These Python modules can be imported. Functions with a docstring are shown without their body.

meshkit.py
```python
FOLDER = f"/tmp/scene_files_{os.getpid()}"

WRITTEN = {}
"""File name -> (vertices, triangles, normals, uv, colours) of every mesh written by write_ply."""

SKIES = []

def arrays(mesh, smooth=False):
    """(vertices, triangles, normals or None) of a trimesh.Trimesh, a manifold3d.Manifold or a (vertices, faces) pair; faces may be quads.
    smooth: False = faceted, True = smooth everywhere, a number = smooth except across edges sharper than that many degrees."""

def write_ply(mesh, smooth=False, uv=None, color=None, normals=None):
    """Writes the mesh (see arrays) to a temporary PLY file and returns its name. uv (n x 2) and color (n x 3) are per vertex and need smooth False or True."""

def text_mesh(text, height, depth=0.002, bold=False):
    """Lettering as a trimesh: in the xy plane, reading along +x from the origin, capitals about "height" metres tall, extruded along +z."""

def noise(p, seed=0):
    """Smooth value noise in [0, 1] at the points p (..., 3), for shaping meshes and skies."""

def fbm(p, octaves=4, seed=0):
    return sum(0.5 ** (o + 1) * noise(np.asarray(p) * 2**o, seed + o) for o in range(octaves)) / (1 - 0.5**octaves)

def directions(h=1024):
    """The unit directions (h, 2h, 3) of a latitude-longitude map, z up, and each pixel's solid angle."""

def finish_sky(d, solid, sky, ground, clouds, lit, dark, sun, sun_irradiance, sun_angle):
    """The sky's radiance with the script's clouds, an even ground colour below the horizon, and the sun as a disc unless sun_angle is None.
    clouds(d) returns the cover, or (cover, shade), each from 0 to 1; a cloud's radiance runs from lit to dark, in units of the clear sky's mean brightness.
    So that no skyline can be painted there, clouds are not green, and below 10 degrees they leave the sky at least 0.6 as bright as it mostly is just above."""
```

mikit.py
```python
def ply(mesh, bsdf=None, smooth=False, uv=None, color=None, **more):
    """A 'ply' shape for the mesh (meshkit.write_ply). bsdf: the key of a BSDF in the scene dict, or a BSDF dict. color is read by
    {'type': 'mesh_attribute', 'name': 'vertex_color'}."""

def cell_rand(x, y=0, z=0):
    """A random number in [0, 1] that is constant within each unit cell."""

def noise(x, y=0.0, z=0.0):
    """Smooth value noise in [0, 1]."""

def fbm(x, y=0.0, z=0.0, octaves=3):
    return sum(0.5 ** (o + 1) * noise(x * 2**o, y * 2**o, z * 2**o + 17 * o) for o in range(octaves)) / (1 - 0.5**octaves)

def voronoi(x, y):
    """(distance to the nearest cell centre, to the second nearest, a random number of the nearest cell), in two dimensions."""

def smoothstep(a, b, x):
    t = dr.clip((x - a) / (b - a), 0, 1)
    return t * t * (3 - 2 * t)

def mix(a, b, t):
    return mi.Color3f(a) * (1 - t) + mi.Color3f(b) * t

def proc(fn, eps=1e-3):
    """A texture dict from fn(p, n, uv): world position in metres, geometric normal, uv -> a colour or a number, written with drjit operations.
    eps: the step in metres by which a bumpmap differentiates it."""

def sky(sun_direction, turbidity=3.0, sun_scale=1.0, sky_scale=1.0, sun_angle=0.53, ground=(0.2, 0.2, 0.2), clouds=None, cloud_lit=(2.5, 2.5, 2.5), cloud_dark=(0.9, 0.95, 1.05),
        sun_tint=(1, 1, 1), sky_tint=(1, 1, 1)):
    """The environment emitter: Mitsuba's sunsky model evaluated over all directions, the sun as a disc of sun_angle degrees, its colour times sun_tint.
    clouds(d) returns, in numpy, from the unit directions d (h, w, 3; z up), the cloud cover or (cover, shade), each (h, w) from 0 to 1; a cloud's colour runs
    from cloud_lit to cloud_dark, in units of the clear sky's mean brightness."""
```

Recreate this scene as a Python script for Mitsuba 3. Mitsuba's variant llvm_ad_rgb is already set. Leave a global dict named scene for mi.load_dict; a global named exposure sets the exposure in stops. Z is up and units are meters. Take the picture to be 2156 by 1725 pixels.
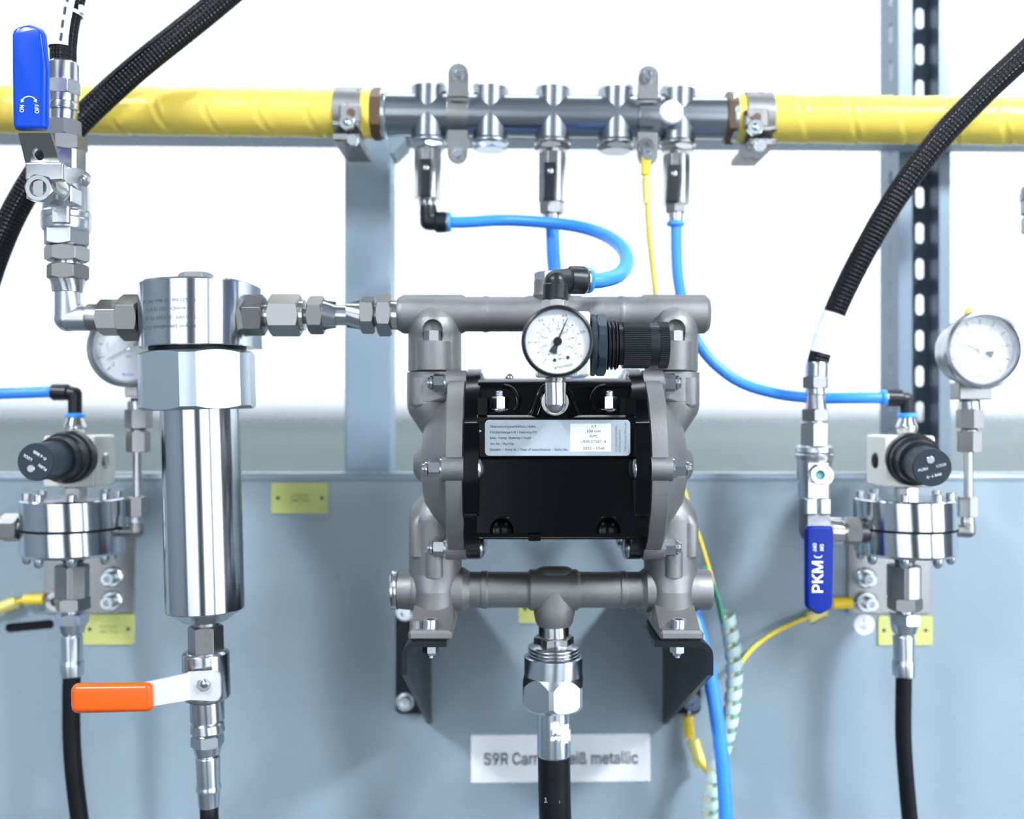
import math
import numpy as np
import trimesh
import manifold3d as m3
import drjit as dr
import mitsuba as mi
import mikit
import meshkit

T = mi.ScalarTransform4f
scene, labels = {}, {}

# ------------------------------------------------------------------ camera, light, exposure
CAM_D, CAM_Z, F_PX = 0.82, 1.45, 2050.0          # distance to the pump's axis plane (y = 0), eye height, focal length in pixels
S0 = CAM_D / F_PX                                # metres per photo pixel in the plane y = 0
scene['camera'] = {'type': 'thinlens', 'fov': 2 * math.degrees(math.atan(1078 / F_PX)), 'fov_axis': 'x', 'near_clip': 0.05, 'far_clip': 50.0,
                   'aperture_radius': 0.0052, 'focus_distance': 0.735,
                   'to_world': T().look_at(origin=[0, -CAM_D, CAM_Z], target=[0, 0, CAM_Z], up=[0, 0, 1])}
exposure = 0.70
L_KEY, L_FILL, L_WINDOW, L_WASH = 120.0, 74.0, (0.75, 1.1, 2.2), 10.0
CEIL_Z = 2.9
COOL = (0.93, 0.98, 1.06)
# ceiling luminaires: x, y, half size x, half size y, radiance, label
LUMINAIRES = [(-1.25, -1.55, 0.16, 0.34, L_FILL, 'ceiling luminaire in front of the rig, to the left'), (1.40, -1.45, 0.16, 0.34, L_KEY, 'brighter ceiling luminaire in front of the rig, to the right'),
              (0.1, 0.42, 2.2, 0.06, L_WASH, 'narrow ceiling luminaire between the rig and the white wall')]


def K(y):
    """metres per photo pixel at depth y"""
    return S0 * (CAM_D + y) / CAM_D


def W(px, py, y):
    k = K(y)
    return np.array([(px - 1078) * k, y, CAM_Z + (862.5 - py) * k])


# ------------------------------------------------------------------ materials
def rgb(c):
    return {'type': 'rgb', 'value': [float(x) for x in c]}


def princ(base, rough, metal=0.0, **kw):
    d = {'type': 'principled', 'base_color': base if isinstance(base, dict) else rgb(base), 'roughness': rough if isinstance(rough, dict) else float(rough), 'metallic': float(metal)}
    d.update(kw)
    return d


def two(b):
    return {'type': 'twosided', 'b': b}


def bumped(b, fn, scale, eps=3e-4):
    return {'type': 'bumpmap', 'tex': mikit.proc(fn, eps=eps), 'scale': float(scale), 'b': b}


def mat(name, bsdf, **more):
    scene['mat_' + name] = two(bsdf)
    return 'mat_' + name


def grain(p, n, uv):
    return mikit.noise(p.x * 1500, p.y * 1500, p.z * 1500) * 0.6 + mikit.noise(p.x * 500, p.y * 500, p.z * 500) * 0.4


def braid(p, n, uv):
    a, l = uv.y * 2 * math.pi * 12, uv.x * 2 * math.pi / 0.0075
    return 0.5 + 0.5 * dr.sin(a + l) * dr.sin(a - l)


def scratches(p, n, uv):
    s = mikit.noise(p.x * 60, p.y * 60, p.z * 2600)
    b = mikit.noise(p.x * 900 + p.z * 500, p.y * 700, p.z * 500 - p.x * 300)
    return 0.5 * s + 0.5 * mikit.smoothstep(0.72, 0.85, b)


def cast_tone(p, n, uv):
    t = mikit.fbm(p.x * 40, p.y * 40, p.z * 40, 3)
    return mikit.mix((0.195, 0.196, 0.198), (0.265, 0.264, 0.262), t)


def rust_tone(p, n, uv):
    t = mikit.smoothstep(0.60, 0.72, mikit.fbm(p.x * 110, p.y * 110, p.z * 110, 3))
    return mikit.mix((0.27, 0.275, 0.27), (0.09, 0.045, 0.025), t)


def brushed(p, n, uv):
    return mikit.noise(p.x * 40, p.y * 40, p.z * 2600)


STEEL = mat('steel', princ((0.50, 0.52, 0.54), 0.22, 1.0))
TURNED = mat('turned_steel', princ((0.56, 0.59, 0.62), 0.17, 1.0, anisotropic=0.55))
NUT = mat('nut_steel', princ((0.34, 0.34, 0.335), 0.34, 1.0))
DARKNUT = mat('dark_nut_steel', princ((0.22, 0.22, 0.215), 0.38, 1.0))
VALVE = mat('valve_cast_steel', bumped(princ((0.55, 0.58, 0.60), 0.30, 1.0), grain, 0.00006))
CAST = mat('bead_blasted_steel', bumped(princ(mikit.proc(cast_tone), 0.52, 0.85), grain, 0.00012))
ZINC = mat('zinc_plate', princ((0.60, 0.66, 0.70), 0.24, 1.0))
ZINCNUT = mat('scratched_zinc', bumped(princ((0.52, 0.60, 0.64), 0.36, 1.0), scratches, 0.00004))
LEVER = mat('satin_lever_steel', princ((0.66, 0.68, 0.70), 0.42, 0.6))
NICKEL = mat('nickel', princ((0.60, 0.585, 0.56), 0.20, 1.0))
ALU = mat('aluminium', bumped(princ((0.31, 0.345, 0.375), 0.28, 1.0), brushed, 0.00003))
PLATE = mat('rating_plate_silver', princ((0.33, 0.39, 0.43), 0.45, 0.3))
CLAMP = mat('weathered_clamp_steel', princ(mikit.proc(rust_tone), 0.42, 0.8))
BLACK = mat('black_gloss_paint', princ((0.0010, 0.0016, 0.0024), 0.18, 0.0, specular=0.22))
BLACKM = mat('black_satin', princ((0.006, 0.008, 0.011), 0.34, 0.0, specular=0.3))
PLASTIC = mat('black_plastic', princ((0.006, 0.008, 0.011), 0.36, 0.0, specular=0.4))
SLATE = mat('slate_plastic', princ((0.012, 0.024, 0.036), 0.42, 0.0, specular=0.4))
RUBBER = mat('black_rubber', princ((0.004, 0.005, 0.007), 0.45, 0.0, specular=0.2))
BRAID = mat('braided_black_rubber', bumped(princ((0.003, 0.004, 0.006), 0.25, 0.0, specular=0.25), braid, 0.0011))
BLUEHOSE = mat('blue_hose', princ((0.035, 0.24, 0.80), 0.35, 0.0))
BLUERING = mat('blue_ring', princ((0.03, 0.28, 0.80), 0.35, 0.0))
BLUEGRIP = mat('blue_vinyl', princ((0.001, 0.048, 0.40), 0.24, 0.0, specular=0.25))
BLUEGRIP2 = mat('dark_blue_vinyl', princ((0.001, 0.018, 0.22), 0.32, 0.0, specular=0.25))
ORANGE = mat('orange_vinyl', princ((0.62, 0.088, 0.006), 0.24, 0.0, specular=0.3))
TAPE = mat('yellow_tape', princ((0.72, 0.55, 0.085), 0.38, 0.0, specular=0.4))
YELLOW = mat('yellow_insulation', princ((0.85, 0.58, 0.03), 0.40, 0.0))
PALEYELLOW = mat('pale_yellow_sleeve', princ((0.82, 0.72, 0.22), 0.42, 0.0))
GREENW = mat('green_insulation', princ((0.05, 0.30, 0.16), 0.40, 0.0))
TAG = mat('yellow_green_tag', princ((0.52, 0.55, 0.17), 0.45, 0.0))
BROWN = mat('brown_bushing', princ((0.085, 0.045, 0.018), 0.5, 0.0))
CREAM = mat('cream_paint', princ((0.56, 0.56, 0.51), 0.42, 0.0))
WHITE = mat('white_plastic', princ((0.80, 0.82, 0.84), 0.38, 0.0))
DIAL = mat('dial_white', princ((0.66, 0.69, 0.72), 0.5, 0.0))
DIAL2 = mat('steel_gauge_dial', princ((0.50, 0.53, 0.56), 0.5, 0.0))
INK = mat('black_ink', princ((0.012, 0.018, 0.028), 0.6, 0.0))
INKBLUE = mat('blue_ink', princ((0.08, 0.10, 0.55), 0.6, 0.0))
GREYINK = mat('grey_ink', princ((0.20, 0.24, 0.30), 0.6, 0.0))
ETCH = mat('etched_mark', princ((0.03, 0.035, 0.045), 0.6, 0.0))
PANEL = mat('panel_paint', princ((0.232, 0.305, 0.35), 0.30, 0.0))
FRAME = mat('frame_paint', princ((0.195, 0.268, 0.325), 0.45, 0.0))
STRUT = mat('strut_galvanised', princ((0.155, 0.205, 0.25), 0.42, 0.6))
WRAP = mat('milky_spiral_wrap', princ((0.50, 0.64, 0.60), 0.35, 0.0))
WALLW = mat('wall_white', princ((0.92, 0.93, 0.93), 0.5, 0.0))
WALLG = mat('wall_grey_green', princ((0.36, 0.42, 0.405), 0.6, 0.0))
ROOMW = mat('room_wall', princ((0.09, 0.11, 0.13), 0.7, 0.0))
ROOMD = mat('room_side_wall', princ((0.08, 0.10, 0.12), 0.7, 0.0))
ROOML = mat('room_left_wall', princ((0.20, 0.24, 0.27), 0.7, 0.0))
FLOORM = mat('floor_grey', princ((0.07, 0.08, 0.09), 0.5, 0.0))
DOORM = mat('door_dark', princ((0.02, 0.025, 0.03), 0.5, 0.0))
TILE = mat('ceiling_white', princ((0.26, 0.29, 0.32), 0.8, 0.0))
scene['mat_gauge_glass'] = {'type': 'thindielectric', 'int_ior': 1.5}
GLASS = 'mat_gauge_glass'


# ------------------------------------------------------------------ mesh helpers
class M:
    """A mesh with split (creased) vertices: v, f, uv."""

    def __init__(self, v, f, uv=None):
        self.v, self.f = np.asarray(v, float).reshape(-1, 3), np.asarray(f, int).reshape(-1, 3)
        self.uv = np.zeros((len(self.v), 2)) if uv is None else np.asarray(uv, float)

    def __add__(self, o):
        if not isinstance(o, M):
            return self
        return M(np.vstack([self.v, o.v]), np.vstack([self.f, o.f + len(self.v)]), np.vstack([self.uv, o.uv]))

    __radd__ = lambda self, o: self

    def tr(self, A):
        A = np.asarray(A, float)
        v = self.v @ A[:3, :3].T + A[:3, 3]
        f = self.f[:, ::-1] if np.linalg.det(A[:3, :3]) < 0 else self.f
        return M(v, f, self.uv)

    def mv(self, p):
        return M(self.v + np.asarray(p, float), self.f, self.uv)

    def mirx(self, x0):
        v = self.v.copy()
        v[:, 0] = 2 * x0 - v[:, 0]
        return M(v, self.f[:, ::-1], self.uv)


def joinm(ms):
    out = ms[0]
    for m in ms[1:]:
        out = out + m
    return out


def frame(p, ex, ey, ez):
    A = np.eye(4)
    A[:3, 0], A[:3, 1], A[:3, 2], A[:3, 3] = ex, ey, ez, p
    return A


def AZ(p):
    return frame(p, (1, 0, 0), (0, 1, 0), (0, 0, 1))


def AX(p):
    return frame(p, (0, 1, 0), (0, 0, 1), (1, 0, 0))


def AY(p):
    """local z towards the camera, local x right, local y up"""
    return frame(p, (1, 0, 0), (0, 0, 1), (0, -1, 0))


def aim(p, d):
    """local z along d"""
    d = np.asarray(d, float) / np.linalg.norm(d)
    a = np.array([0, 0, 1.0]) if abs(d[2]) < 0.9 else np.array([0, 1.0, 0])
    ex = np.cross(a, d)
    ex /= np.linalg.norm(ex)
    return frame(p, ex, np.cross(d, ex), d)


def rotm(deg, axis, p=(0, 0, 0)):
    return trimesh.transformations.rotation_matrix(math.radians(deg), axis, p)


def lathe(prof, n=44, crease=32):
    """Surface of revolution of [(r, z)] about local z, creased where the profile turns sharply. uv = (length, angle)."""
    p = np.array(prof, float)
    keep = np.r_[True, np.linalg.norm(np.diff(p, axis=0), axis=1) > 1e-9]
    p = p[keep]
    d = np.diff(p, axis=0)
    ang = np.arctan2(d[:, 1], d[:, 0])
    L = np.r_[0, np.cumsum(np.linalg.norm(d, axis=1))]
    runs, cur = [], [0]
    for i in range(1, len(p)):
        cur.append(i)
        if i < len(p) - 1:
            t = abs((ang[i] - ang[i - 1] + math.pi) % (2 * math.pi) - math.pi)
            if math.degrees(t) > crease:
                runs.append(cur)
                cur = [i]
    runs.append(cur)
    th = np.arange(n) * 2 * math.pi / n
    V, F, UV, base = [], [], [], 0
    for run in runs:
        for i in run:
            V.append(np.stack([p[i, 0] * np.cos(th), p[i, 0] * np.sin(th), np.full(n, p[i, 1])], 1))
            UV.append(np.stack([np.full(n, L[i]), th / (2 * math.pi)], 1))
        for a in range(len(run) - 1):
            i0, i1 = base + a * n, base + (a + 1) * n
            j = np.arange(n)
            j1 = (j + 1) % n
            if p[run[a], 0] > 1e-9:
                F.append(np.stack([i0 + j, i0 + j1, i1 + j1], 1))
            if p[run[a + 1], 0] > 1e-9:
                F.append(np.stack([i0 + j, i1 + j1, i1 + j], 1))
        base += len(run) * n
    v, f = np.vstack(V), np.vstack(F)
    # orient outwards
    t = v[f]
    if np.einsum('ij,ij->i', t[:, 0], np.cross(t[:, 1], t[:, 2])).sum() < 0:
        f = f[:, ::-1]
    return M(v, f, np.vstack(UV))


def mf(m, angle=32):
    """A manifold (or trimesh) as M, creased by angle."""
    if hasattr(m, 'to_mesh'):
        q = m.to_mesh()
        m = trimesh.Trimesh(np.asarray(q.vert_properties)[:, :3], np.asarray(q.tri_verts), process=False)
    s = trimesh.graph.smooth_shade(m, angle=math.radians(angle), facet_minarea=None)
    return M(s.vertices, s.faces)


Man, CS = m3.Manifold, m3.CrossSection


def mcyl(r, h, n=40, r2=None, c=False):
    return Man.cylinder(h, r, r if r2 is None else r2, n, c)


def mbox(a, b):
    a, b = np.minimum(a, b), np.maximum(a, b)
    return Man.cube(list(map(float, b - a))).translate(list(map(float, a)))


def msph(p, r, n=28):
    return Man.sphere(r, n).translate(list(map(float, p)))


def hull(ms):
    return Man.batch_hull(ms)


def hsph(pts, n=20):
    """hull of spheres (p, r)"""
    return hull([msph(p, r, n) for p, r in pts])


def mtr(m, A):
    return m.transform(np.asarray(A, float)[:3, :4])


def capsule_chain(pts, n=24):
    """union of the hulls of successive spheres (p, r)"""
    out = None
    for (a, b) in zip(pts[:-1], pts[1:]):
        h = hull([msph(a[0], a[1], n), msph(b[0], b[1], n)])
        out = h if out is None else out + h
    return out


def rbox(a, b, r, n=12):
    a, b = np.minimum(a, b) + r, np.maximum(a, b) - r
    return hsph([((x, y, z), r) for x in (a[0], b[0]) for y in (a[1], b[1]) for z in (a[2], b[2])], n)


def cbox(a, b, c):
    """chamfered box"""
    a, b = np.minimum(a, b), np.maximum(a, b)
    pts = []
    for x in (0, 1):
        for y in (0, 1):
            for z in (0, 1):
                p = np.array([(a, b)[x][0], (a, b)[y][1], (a, b)[z][2]], float)
                q = np.array([c if x == 0 else -c, c if y == 0 else -c, c if z == 0 else -c])
                for i in range(3):
                    o = p + q
                    o[i] = p[i]
                    pts.append(o)
    return Man.hull_points([list(map(float, p)) for p in pts]) if hasattr(Man, 'hull_points') else trimesh.convex.convex_hull(np.array(pts))


def mhex(ap, h, rc=None, cham=True, n=48):
    """hexagon prism along z from 0 to h, flats facing local angle 0, 60, ...; rc: the turned outer radius"""
    R = ap / math.cos(math.pi / 6)
    rc = R * 0.995 if rc is None else rc
    pr = CS.circle(R, 6).rotate(30).extrude(h)
    c = min(max(rc - ap * 0.985, 1e-5), h * 0.45) if cham else 1e-5
    ch = c * 0.6
    rev = CS([[(0, 0), (rc - c, 0), (rc, ch), (rc, h - ch), (rc - c, h), (0, h)]]).revolve(n)
    return pr ^ rev


def rrect(w, h, r, n=24):
    return CS.square([w - 2 * r, h - 2 * r], True).offset(r, m3.JoinType.Round, 2.0, n)


def spline(pts, n=80):
    """Catmull-Rom through the points"""
    p = np.array(pts, float)
    p = np.vstack([2 * p[0] - p[1], p, 2 * p[-1] - p[-2]])
    seg = len(p) - 3
    out = []
    for s in np.linspace(0, seg - 1e-9, n):
        i, t = int(s), s - int(s)
        a, b, c, d = p[i:i + 4]
        out.append(0.5 * (2 * b + (c - a) * t + (2 * a - 5 * b + 4 * c - d) * t * t + (3 * b - a - 3 * c + d) * t ** 3))
    return np.array(out)


def frames(p):
    t = np.gradient(p, axis=0)
    t /= np.linalg.norm(t, axis=1, keepdims=True)
    a = np.array([0, 1.0, 0]) if abs(t[0][1]) < 0.9 else np.array([1.0, 0, 0])
    N = []
    for k in range(len(p)):
        a = a - t[k] * (a @ t[k])
        a /= np.linalg.norm(a)
        N.append(a)
    N = np.array(N)
    return t, N, np.cross(t, N)


def sweep(pts, r, n=18, a0=0.0, a1=2 * math.pi, caps=True):
    """Tube along the points; r a number or one per point; uv = (length, angle)."""
    p = np.asarray(pts, float)
    t, N, B = frames(p)
    r = np.broadcast_to(np.asarray(r, float), (len(p),))
    th = np.linspace(a0, a1, n + 1)
    L = np.r_[0, np.cumsum(np.linalg.norm(np.diff(p, axis=0), axis=1))]
    v = p[:, None] + r[:, None, None] * (np.cos(th)[None, :, None] * N[:, None] + np.sin(th)[None, :, None] * B[:, None])
    i, j = np.meshgrid(np.arange(len(p) - 1), np.arange(n), indexing='ij')
    a, b = i * (n + 1) + j, (i + 1) * (n + 1) + j
    f = np.vstack([np.stack([a, a + 1, b + 1], -1).reshape(-1, 3), np.stack([a, b + 1, b], -1).reshape(-1, 3)])
    uv = np.stack(np.broadcast_arrays(L[:, None], th[None] / (2 * math.pi)), -1).reshape(-1, 2)
    m = M(v.reshape(-1, 3), f, uv)
    if caps:
        for e, flip in ((0, False), (len(p) - 1, True)):
            ring = v[e]
            cv = np.vstack([ring, p[e]])
            cf = np.stack([np.arange(n) + 1, np.arange(n), np.full(n, n + 1)], 1)
            m = m + M(cv, cf[:, ::-1] if flip else cf)
    return m


def txt(s, h, depth=0.0003, bold=False, center=True):
    """flat lettering facing local +z"""
    t = meshkit.text_mesh(s, h, depth, bold)
    v = np.array(t.vertices)
    if center:
        v[:, 0] -= 0.5 * (v[:, 0].min() + v[:, 0].max())
        v[:, 1] -= 0.5 * (v[:, 1].min() + v[:, 1].max())
    t.vertices = v
    return M(t.vertices, t.faces) if len(v) else None


def flat(m):
    """unshared vertices: flat shading"""
    return M(m.v[m.f].reshape(-1, 3), np.arange(len(m.f) * 3).reshape(-1, 3))


# ------------------------------------------------------------------ entries of the scene
POST = [np.eye(4)]                                # a tilt that applies to what is being built


def fresh(key):
    if key not in scene and key not in labels and key not in _things:
        return key
    i = 1
    while f'{key}_{i:03d}' in scene or f'{key}_{i:03d}' in labels or f'{key}_{i:03d}' in _things:
        i += 1
    return f'{key}_{i:03d}'


_things = set()


def thing(name, label, cat, group=None):
    key = fresh(name)
    _things.add(key)
    labels[key] = {'label': label, 'category': cat}
    if group:
        labels[key]['group'] = group
    return key


def struct(name, mesh, m):
    key = name
    labels[key] = {'kind': 'structure'}
    put(key, mesh, m)
    return key


def put(key, mesh, m, **more):
    if not isinstance(mesh, M):
        mesh = mf(mesh)
    mesh = mesh.tr(POST[-1])
    scene[key] = mikit.ply((mesh.v, mesh.f), m, smooth=True, uv=mesh.uv, **more)


def part(parent, name, mesh, m, label=None, **more):
    key = fresh(parent + '__' + name)
    _things.add(key)
    put(key, mesh, m, **more)
    if label:
        labels[key] = {'label': label}
    return key


def solo(name, mesh, m, label, cat, group=None, **more):
    key = thing(name, label, cat, group)
    put(key, mesh, m, **more)
    return key


# shapes given by photo measurements at a depth y (px along the axis, radius in px)
def vl(cx, y, prof, n=44):
    k = K(y)
    p = [(r * k, CAM_Z + (862.5 - py) * k) for py, r in prof]
    return lathe(p, n).mv([(cx - 1078) * k, y, 0])


def hl(cy, y, prof, n=44):
    k = K(y)
    p = [(r * k, (px - 1078) * k) for px, r in prof]
    return lathe(p, n).tr(AX([0, y, CAM_Z + (862.5 - cy) * k]))


def vhexm(cx, y, py0, py1, r, rot=0.0, rc=None, cham=True):
    k = K(y)
    m = mhex(r * 0.93 * k, abs(py1 - py0) * k, None if rc is None else rc * k, cham)
    A = AZ(W(cx, max(py0, py1), y)) @ rotm(-90 + rot, (0, 0, 1))
    return mf(mtr(m, A), 20)


def hhexm(cy, y, px0, px1, r, rot=0.0, rc=None):
    k = K(y)
    m = mhex(r * 0.93 * k, abs(px1 - px0) * k, None if rc is None else rc * k)
    A = AX(W(min(px0, px1), cy, y)) @ rotm(180 + rot, (0, 0, 1))
    return mf(mtr(m, A), 20)


def fl(cx, cy, y, prof, n=44):
    """axis towards the camera; prof [(metres towards the camera from y, r px)]"""
    k = K(y)
    return lathe([(r * k, d) for d, r in prof], n).tr(AY(W(cx, cy, y)))


def fhex(cx, cy, y, r, h, rot=0.0):
    k = K(y)
    return mf(mtr(mhex(r * 0.93 * k, h), AY(W(cx, cy, y)) @ rotm(90 + rot, (0, 0, 1))), 20)


def cap_screw(p, d, r, h, hexr=None):
    """socket head cap screw, head along d from p"""
    head = CS([[(0, 0), (r, 0), (r, h * 0.9), (r * 0.92, h), (0, h)]]).revolve(32)
    sock = CS.circle(r * 0.55, 6).extrude(h).translate([0, 0, h * 0.45])
    return mf(mtr(head - sock, aim(p, d)), 30)


def button(p, d, r, h):
    a = np.linspace(0, math.pi / 2, 8)
    return lathe([(r, 0)] + [(r * math.cos(t), h * math.sin(t)) for t in a[1:]], 28).tr(aim(p, d))


def rings(r0, r1, z0, z1, count):
    """thread-like profile rows (r, z)"""
    out = []
    dz = (z1 - z0) / count
    for i in range(count):
        z = z0 + i * dz
        out += [(r0, z), (r1, z + dz * 0.35), (r1, z + dz * 0.6), (r0, z + dz * 0.95)]
    return out

# ================================================================== the setting
struct('floor', mf(mbox((-3.1, -3.7, -0.1), (3.3, 1.1, 0.0))), FLOORM)
struct('ceiling', mf(mbox((-3.1, -3.7, CEIL_Z), (3.3, 1.1, CEIL_Z + 0.1))), TILE)
struct('wall_left', mf(mbox((-3.1, -3.7, 0), (-3.0, 1.1, CEIL_Z))), ROOML)
struct('wall_right', mf(mbox((3.2, -3.7, 0), (3.3, 1.1, CEIL_Z)) - mbox((3.1, -3.2, 0.04), (3.4, -1.0, 2.6))), ROOMD)
fr = mbox((3.22, -3.2, 0.04), (3.30, -1.0, 2.6)) - mbox((3.0, -3.15, 0.09), (3.5, -1.05, 2.55)) + mbox((3.23, -2.12, 0.06), (3.28, -2.08, 2.58))
struct('window_3', mf(fr), WHITE)
kq = part('window_3', 'pane', M([(3.27, -3.17, 0.07), (3.27, -1.03, 0.07), (3.27, -1.03, 2.57), (3.27, -3.17, 2.57)], [(0, 2, 1), (0, 3, 2)]), WHITE)
scene[kq]['emitter'] = {'type': 'area', 'radiance': rgb([L_WINDOW[2] * c for c in COOL])}
# the wall behind the photographer: two long windows and a dark door between them
wf = mbox((-3.1, -3.7, 0), (3.3, -3.6, CEIL_Z))
WIN = [(-2.55, -0.16), (0.92, 2.95)]
for x0, x1 in WIN:
    wf = wf - mbox((x0, -3.8, 0.30), (x1, -3.5, 2.55))
struct('wall_front', mf(wf), ROOMW)
for i, (x0, x1) in enumerate(WIN):
    fr = mbox((x0, -3.70, 0.30), (x1, -3.62, 2.55)) - mbox((x0 + 0.05, -3.9, 0.35), (x1 - 0.05, -3.5, 2.50))
    fr = fr + mbox(((x0 + x1) / 2 - 0.02, -3.69, 0.32), ((x0 + x1) / 2 + 0.02, -3.64, 2.53))
    w = struct(f'window_{i + 1}', mf(fr), WHITE)
    k = part(w, 'pane', M([(x0 + 0.03, -3.68, 0.33), (x1 - 0.03, -3.68, 0.33), (x1 - 0.03, -3.68, 2.52), (x0 + 0.03, -3.68, 2.52)], [(0, 2, 1), (0, 3, 2)]), WHITE)
    scene[k]['emitter'] = {'type': 'area', 'radiance': rgb([L_WINDOW[i] * c for c in COOL])}
struct('door_1', mf(mbox((0.02, -3.62, 0.0), (0.68, -3.58, 2.1))), DOORM)
part('door_1', 'handle', mf(hsph([((0.10, -3.55, 1.05), 0.012), ((0.22, -3.55, 1.05), 0.012)])), STEEL)

# white wall behind the rig, its lower edge rolled back over a grey-green plinth
WY, WR = 0.80, 0.034
zb = W(0, 850, WY)[2]
arc = [(WY + WR - WR * math.cos(a), zb - WR * math.sin(a)) for a in np.linspace(0, math.pi / 2, 14)]
sheet = [(WY, CEIL_Z)] + arc + [(WY + WR + 0.02, zb - WR), (WY + WR + 0.02, CEIL_Z)]
struct('wall_back', mf(mbox((-3.1, WY + WR + 0.03, 0), (3.3, WY + WR + 0.12, CEIL_Z))), WALLW)
seams = [-3.0, -2.2, -1.35, -0.56, 0.166, 0.72, 1.5, 2.3, 3.2]
for a, b in zip(seams[:-1], seams[1:]):
    q = CS([sheet]).extrude(b - a - 0.0009)
    q = mtr(q, frame((a, 0, 0), (0, 1, 0), (0, 0, 1), (1, 0, 0)))
    part('wall_back', 'panel', mf(q, 25), WALLW)
struct('trim_1', mf(mbox((-3.0, WY + 0.012, 0), (3.2, WY + WR + 0.03, zb - WR + 0.006))), WALLG)

for x, y, hx, hy, L, lab in LUMINAIRES:
    t = thing('ceiling_light', lab, 'lamp', 'ceiling lights')
    part(t, 'housing', mf(mbox((x - hx - 0.02, y - hy - 0.02, CEIL_Z - 0.05), (x + hx + 0.02, y + hy + 0.02, CEIL_Z))), WHITE)
    z = CEIL_Z - 0.052
    d = part(t, 'diffuser', M([(x - hx, y - hy, z), (x + hx, y - hy, z), (x + hx, y + hy, z), (x - hx, y + hy, z)], [(0, 2, 1), (0, 3, 2)]), WHITE)
    scene[d]['emitter'] = {'type': 'area', 'radiance': rgb([L * c for c in COOL])}

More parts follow.
